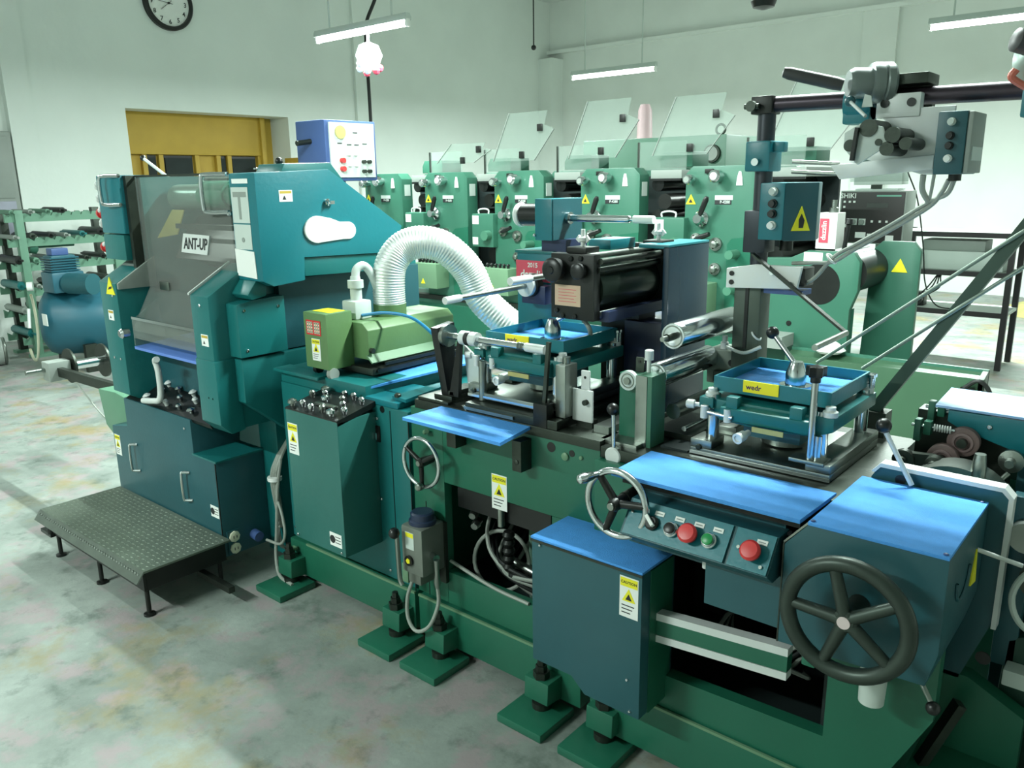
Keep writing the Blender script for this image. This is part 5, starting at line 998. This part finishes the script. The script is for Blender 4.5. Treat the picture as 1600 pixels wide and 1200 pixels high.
lb_.p('front_panel', B(-1.98, -.84, 5.05, 5.08, .02, .485), bgreen, bev=.003); lb_.p('back_panel', B(-1.98, -.84, 5.16, 5.185, .02, .52), pgreen, bev=.003); lb_.p('end_panel', MB().prism('x', [(5.05, .02), (5.185, .02), (5.185, .52), (5.05, .485)], -.87, -.84), greyp, bev=.003); lb_.p('floor_plate', MB().slab([(-1.98, 5.07, .478), (-.85, 5.07, .478), (-.85, 5.17, .505), (-1.98, 5.17, .505)], .01), bgreen)
lb_.p('clip', B(-.95, -.88, 5.03, 5.05, .40, .43), black); solo('trough_cable', MB().tube([(-.93, 5.03, .43), (-.86, 5.02, .48), (-.80, 5.05, .40), (-.81, 5.08, .2), (-.80, 5.10, .06), (-.6, 5.0, .02), (-.4, 4.85, .02)], .012, 8), cableb, 'black cable hooked over the end of the low green trough', 'cable')
solo('white_cloth', MB().lathe((-1.72, 5.11, .52), (0, 0, 1), [(0, .07), (.02, .10), (.06, .06), (.08, .02)], 9), white, 'crumpled white cloth lying on the low green trough', 'cloth')
# white carton reading dazzlin
ct = T('white_carton', 'white carton with red label reading dazzlin beside the black controller', 'box', (-1.92, 5.5, 1.14))
ct.p('carton', B(-1.965, -1.835, 5.4, 5.55, 1.14, 1.37), white, bev=.004); rl = ct.p('red_label', plate('F', -1.945, -1.885, 1.18, 1.335, 5.4, .003), redp); ct.text('lettering', 'dazzlin', (-1.915, 5.396, 1.2575), 'FV', .046, white, rl)
ct.p('bottle_neck', MB().lathe((-1.89, 5.48, 1.37), (0, 0, 1), [(0, .03), (.03, .03), (.035, .018), (.08, .018)], 14), steel)
# SHIKI controller
sk = T('register_controller', 'black SHIKI controller with dials on a white stand beside the rack', 'controller', (-1.95, 6.9, 0))
sk.p('case', B(-2.30, -1.80, 6.80, 7.05, 1.075, 1.485), greyp, bev=.006); fpn = sk.p('face', B(-2.285, -1.815, 6.79, 6.80, 1.085, 1.475), mat('controller_black', (52, 48, 48), .5), bev=.003)
sk.text('lettering', 'SHIKI', (-2.235, 6.788, 1.445), 'F', .052, white, fpn); sk.p('display', plate('F', -2.09, -1.93, 1.355, 1.39, 6.79, .003), mat('display_grey', (72, 74, 72), .4), fpn); sk.p('header_strip', plate('F', -2.02, -1.84, 1.440, 1.452, 6.79, .002), mat('strip_green', (120, 180, 160), .5), fpn)
for x in (-2.18, -2.115): sk.p('dial_plate', plate('F', x-.026, x+.026, 1.22, 1.27, 6.79, .003), lgrey, fpn); 
for x in (-2.18, -2.115): sk.p('dial', CY((x, 6.787, 1.245), (x, 6.765, 1.245), .019), greyp, fpn)
for a in ((-2.27, -2.20, 1.20, 1.245), (-2.16, -2.08, 1.12, 1.165), (-2.07, -1.99, 1.11, 1.155), (-1.93, -1.87, 1.10, 1.145)): sk.p('paper_label', plate('F', *a, 6.79, .002), white, fpn)
for x, z in ((-2.26, 1.40), (-2.22, 1.40), (-2.185, 1.40), (-2.26, 1.36), (-2.04, 1.25), (-1.98, 1.25), (-1.93, 1.25)): sk.p('lamp', B(x-.008, x+.008, 6.782, 6.79, z-.008, z+.008), white, fpn)
sk.p('top_lid', B(-2.20, -1.88, 6.83, 7.02, 1.485, 1.50), lgrey); sk.p('upper_case', B(-2.22, -1.86, 6.84, 7.02, 1.53, 1.70), lgrey, bev=.006); sk.p('handle', B(-2.08, -2.0, 6.82, 6.84, 1.50, 1.53), dsteel); sk.p('top_screen', B(-2.20, -1.88, 6.86, 7.0, 1.70, 1.80), mat('screen_grey', (90, 110, 104), .4), bev=.004)
sk.p('stand', B(-2.02, -1.84, 6.86, 7.0, .02, 1.075), lgrey, bev=.006); sk.p('stand_foot', B(-2.12, -1.74, 6.8, 7.06, 0, .02), greyp)
c2 = T('small_relay_box', 'small black relay box on a green stand under the controller', 'relay', (-1.72, 6.3, 0)); c2.p('stand', B(-1.80, -1.60, 6.2, 6.4, 0, .78), pgreen, bev=.006); c2.p('relay', B(-1.79, -1.66, 6.17, 6.2, .62, .76), black, bev=.004); c2.p('relay_label', plate('F', -1.775, -1.71, .645, .72, 6.17, .003), white); c2.p('lower_box', B(-1.79, -1.68, 6.17, 6.2, .30, .50), black, bev=.004)
# black angle-iron rack
rk = T('angle_iron_rack', 'black angle-iron rack with open shelves against the right wall', 'rack', (-1.6, 7.85, 0))
for x in (-2.06, -1.19):
    for y in (7.66, 8.10): rk.p('post', B(x-.022, x+.022, y-.022, y+.022, 0, 1.14), mat('rack_black', (40, 36, 38), .5))
for z, m_ in ((1.12, greyp), (.80, greyp), (.47, lgrey)): rk.p('shelf', B(-2.08, -1.17, 7.64, 8.12, z-.012, z+.012), m_); rk.p('shelf_edge', B(-2.08, -1.17, 7.635, 7.645, z-.03, z+.012), MATS['rack_black'])
gb2 = T('grey_case', 'long grey electronic case on the middle shelf of the black rack', 'case', (-1.6, 7.85, .812)); gb2.p('case', B(-1.92, -1.25, 7.70, 8.05, .812, .97), lgrey, bev=.008); gb2.p('vent', B(-1.90, -1.87, 7.695, 7.70, .85, .89), black); gb2.p('top_unit', B(-1.88, -1.40, 7.72, 8.0, .97, 1.06), greyp, bev=.006)
tc_ = T('transformer', 'small black transformer with wires on the lower shelf of the black rack', 'transformer', (-1.88, 7.8, .482)); tc_.p('core', B(-1.93, -1.83, 7.74, 7.86, .482, .60), blackm, bev=.01); tc_.p('coil', CY((-1.88, 7.74, .54), (-1.88, 7.70, .54), .045), black)
for k in range(4): tc_.p('wire', MB().tube([(-1.87+.02*k, 7.76, .58), (-1.80+.03*k, 7.72, .66), (-1.74+.01*k, 7.72, .76), (-1.72+.02*k, 7.74, .80)], .006, 6), cableb)
wr = solo('hanging_wire', MB().tube([(-1.84, 6.9, 1.62), (-1.80, 7.1, 1.4), (-1.85, 7.62, 1.0), (-1.80, 7.6, .7), (-1.70, 7.6, .52), (-1.55, 7.62, .49)], .006, 6), cableb, 'thin black wire looping from the controller down to the rack shelf', 'wire')
solo('bent_carton', MB().prism('y', [(-2.10, .484), (-2.0, .484), (-1.94, .70), (-1.98, .72)], 7.68, 7.95), lgrey, 'grey cardboard flap leaning on the lower shelf of the rack', 'carton')
solo('straw_pile', MB().lathe((-1.3, 11.2, 0), (0, 0, 1), [(0, .5), (.05, .48), (.12, .30), (.16, .05)], 11), mat('straw', (176, 170, 110), .8, 0, .2, 12), 'flat tan heap on the floor by the right wall', 'heap')
# ================================================================ left background: roller rack, compressor, floor roll
rk2 = T('roller_rack', 'green steel rack with saw-tooth shelves against the left wall', 'rack', (-8.75, 3.3, 0))
ry0, ry1, rx0, rx1 = 2.93, 3.80, -8.95, -8.55
for x in (rx0, rx1):
    for y in (ry0, ry1): rk2.p('post', B(x-.035, x+.035, y-.035, y+.035, 0, 1.40), rackg if x > -8.8 else dsteel, bev=.004)
zs = [1.36, 1.13, .90, .66, .43, .20]
for z in zs:
    for x in (rx0, rx1):
        pts = [(ry0-.12, z-.07)]+[(ry1+.12, z-.07)]
        n = 12
        top = []
        for i in range(n):
            a = ry1+.12-(ry1-ry0+.24)*i/n; top += [(a, z+.01), (a-.035, z+.01), (a-.05, z-.02)]
        rk2.p('notched_shelf', MB().prism('x', pts+top+[(ry0-.12, z+.01)], x-.012, x+.012), rackg)
for x in (rx0, rx1): rk2.p('foot_bar', B(x-.05, x+.05, ry0-.08, ry1+.08, 0, .03), rackg)
kinds = [dsteel, rackg, blackm, teal, greyp]
for zi, z in enumerate(zs):
    for k in range(6 if zi else 4):
        y = ry0-.05+k*.155+random.uniform(-.02, .02); r = random.choice((.022, .028, .034, .04)); m_ = random.choice(kinds)
        cn_ = {dsteel.name: 'grey steel', rackg.name: 'pale green', blackm.name: 'black', teal.name: 'teal', greyp.name: 'light grey'}[m_.name]
        solo('spare_roller', MB().lathe((rx0-.1, y, z+r), (1, 0, 0), [(0, .012), (.08, .012), (.081, r), (.52, r), (.521, .012), (.60, .012)], 12), m_, '%s spare roller, %s from the left on the %s shelf of the green rack' % (cn_, ['first', 'second', 'third', 'fourth', 'fifth', 'sixth'][k], ['top', 'second', 'third', 'fourth', 'fifth', 'lowest'][zi]), 'roller', group='spare rollers on the green rack')
solo('hanging_gear', MB().lathe((-8.62, 3.0, 1.055), (0, 1, 0), [(0, .06), (.06, .075), (.08, .05), (.081, .02), (.42, .02)], 20), pgreen, 'green shaft with a round head lying on top of the rollers in the rack', 'shaft')
bpi = solo('orange_bag', MB().lathe((-8.3, 3.55, 0), (0, 0, 1), [(0, .22), (.08, .25), (.16, .2), (.22, .06)], 10), mat('orange_brown', (150, 110, 66), .8, 0, .3, 8), 'orange-brown bag on the floor under the green rack', 'bag')
# compressor
co = T('air_compressor', 'blue air compressor with round tank and finned pump behind the tower', 'compressor', (-7.7, 3.05, 0))
def q_(x, y, z): return (x-1.72, y+.62, z-.17)
def qb(a, b, c, d_, e, f): return B(a-1.72, b-1.72, c+.62, d_+.62, e-.17, f-.17)
co.p('tank', MB().lathe(q_(-6.15, 2.12, .60), (.45, .9, 0), [(0, .05), (.02, .18), (.07, .27), (.14, .30), (.75, .30), (.82, .25), (.86, .10)], 36), teal_tank)
co.p('belt_guard', MB().torus(q_(-6.18, 2.06, .60), (.45, .9, 0), .33, .012, 40, 8, .6, 3.9), cream); co.p('pump_body', qb(-6.05, -5.80, 2.15, 2.42, .88, 1.06), teal_tank, bev=.02); co.p('pump_head', qb(-6.02, -5.84, 2.18, 2.38, 1.06, 1.20), teal_tank, bev=.01)
for k in range(6): co.p('fin', qb(-6.04, -5.82, 2.16, 2.40, 1.065+.022*k, 1.074+.022*k), teal_tank)
co.p('cap', qb(-5.99, -5.87, 2.20, 2.34, 1.20, 1.26), bluep, bev=.01); co.p('motor', CY(q_(-5.80, 2.28, .96), q_(-5.55, 2.38, .96), .09, 24), navy); co.p('gauge', CY(q_(-6.12, 2.10, .93), q_(-6.14, 2.06, .93), .04, 20), white)
co.p('lever', CY(q_(-5.95, 1.98, .76), q_(-5.91, 1.95, .60), .014), alum); co.p('label', qb(-5.85, -5.75, 2.04, 2.045, .62, .72), white)
for a, b in ((-6.05, 2.2), (-5.85, 2.6), (-5.75, 2.3)): co.p('leg', qb(a, a+.05, b, b+.1, .17, .42), dsteel)
fr_ = T('floor_roll', 'grey roll lying on the floor at the left edge', 'roll', (-8.4, 2.55, 0)); fr_.p('roll', MB().lathe((-8.55, 2.15, .13), (.25, 1, 0), [(0, .13), (.45, .13)], 28), greyp); fr_.p('core_end', MB().lathe((-8.435, 2.60, .13), (-.25, -1, 0), [(-.012, .10), (.0, .10)], 20), blackm); fr_.p('rim', MB().torus((-8.435, 2.60, .13), (.25, 1, 0), .115, .014, 28, 8), steel)
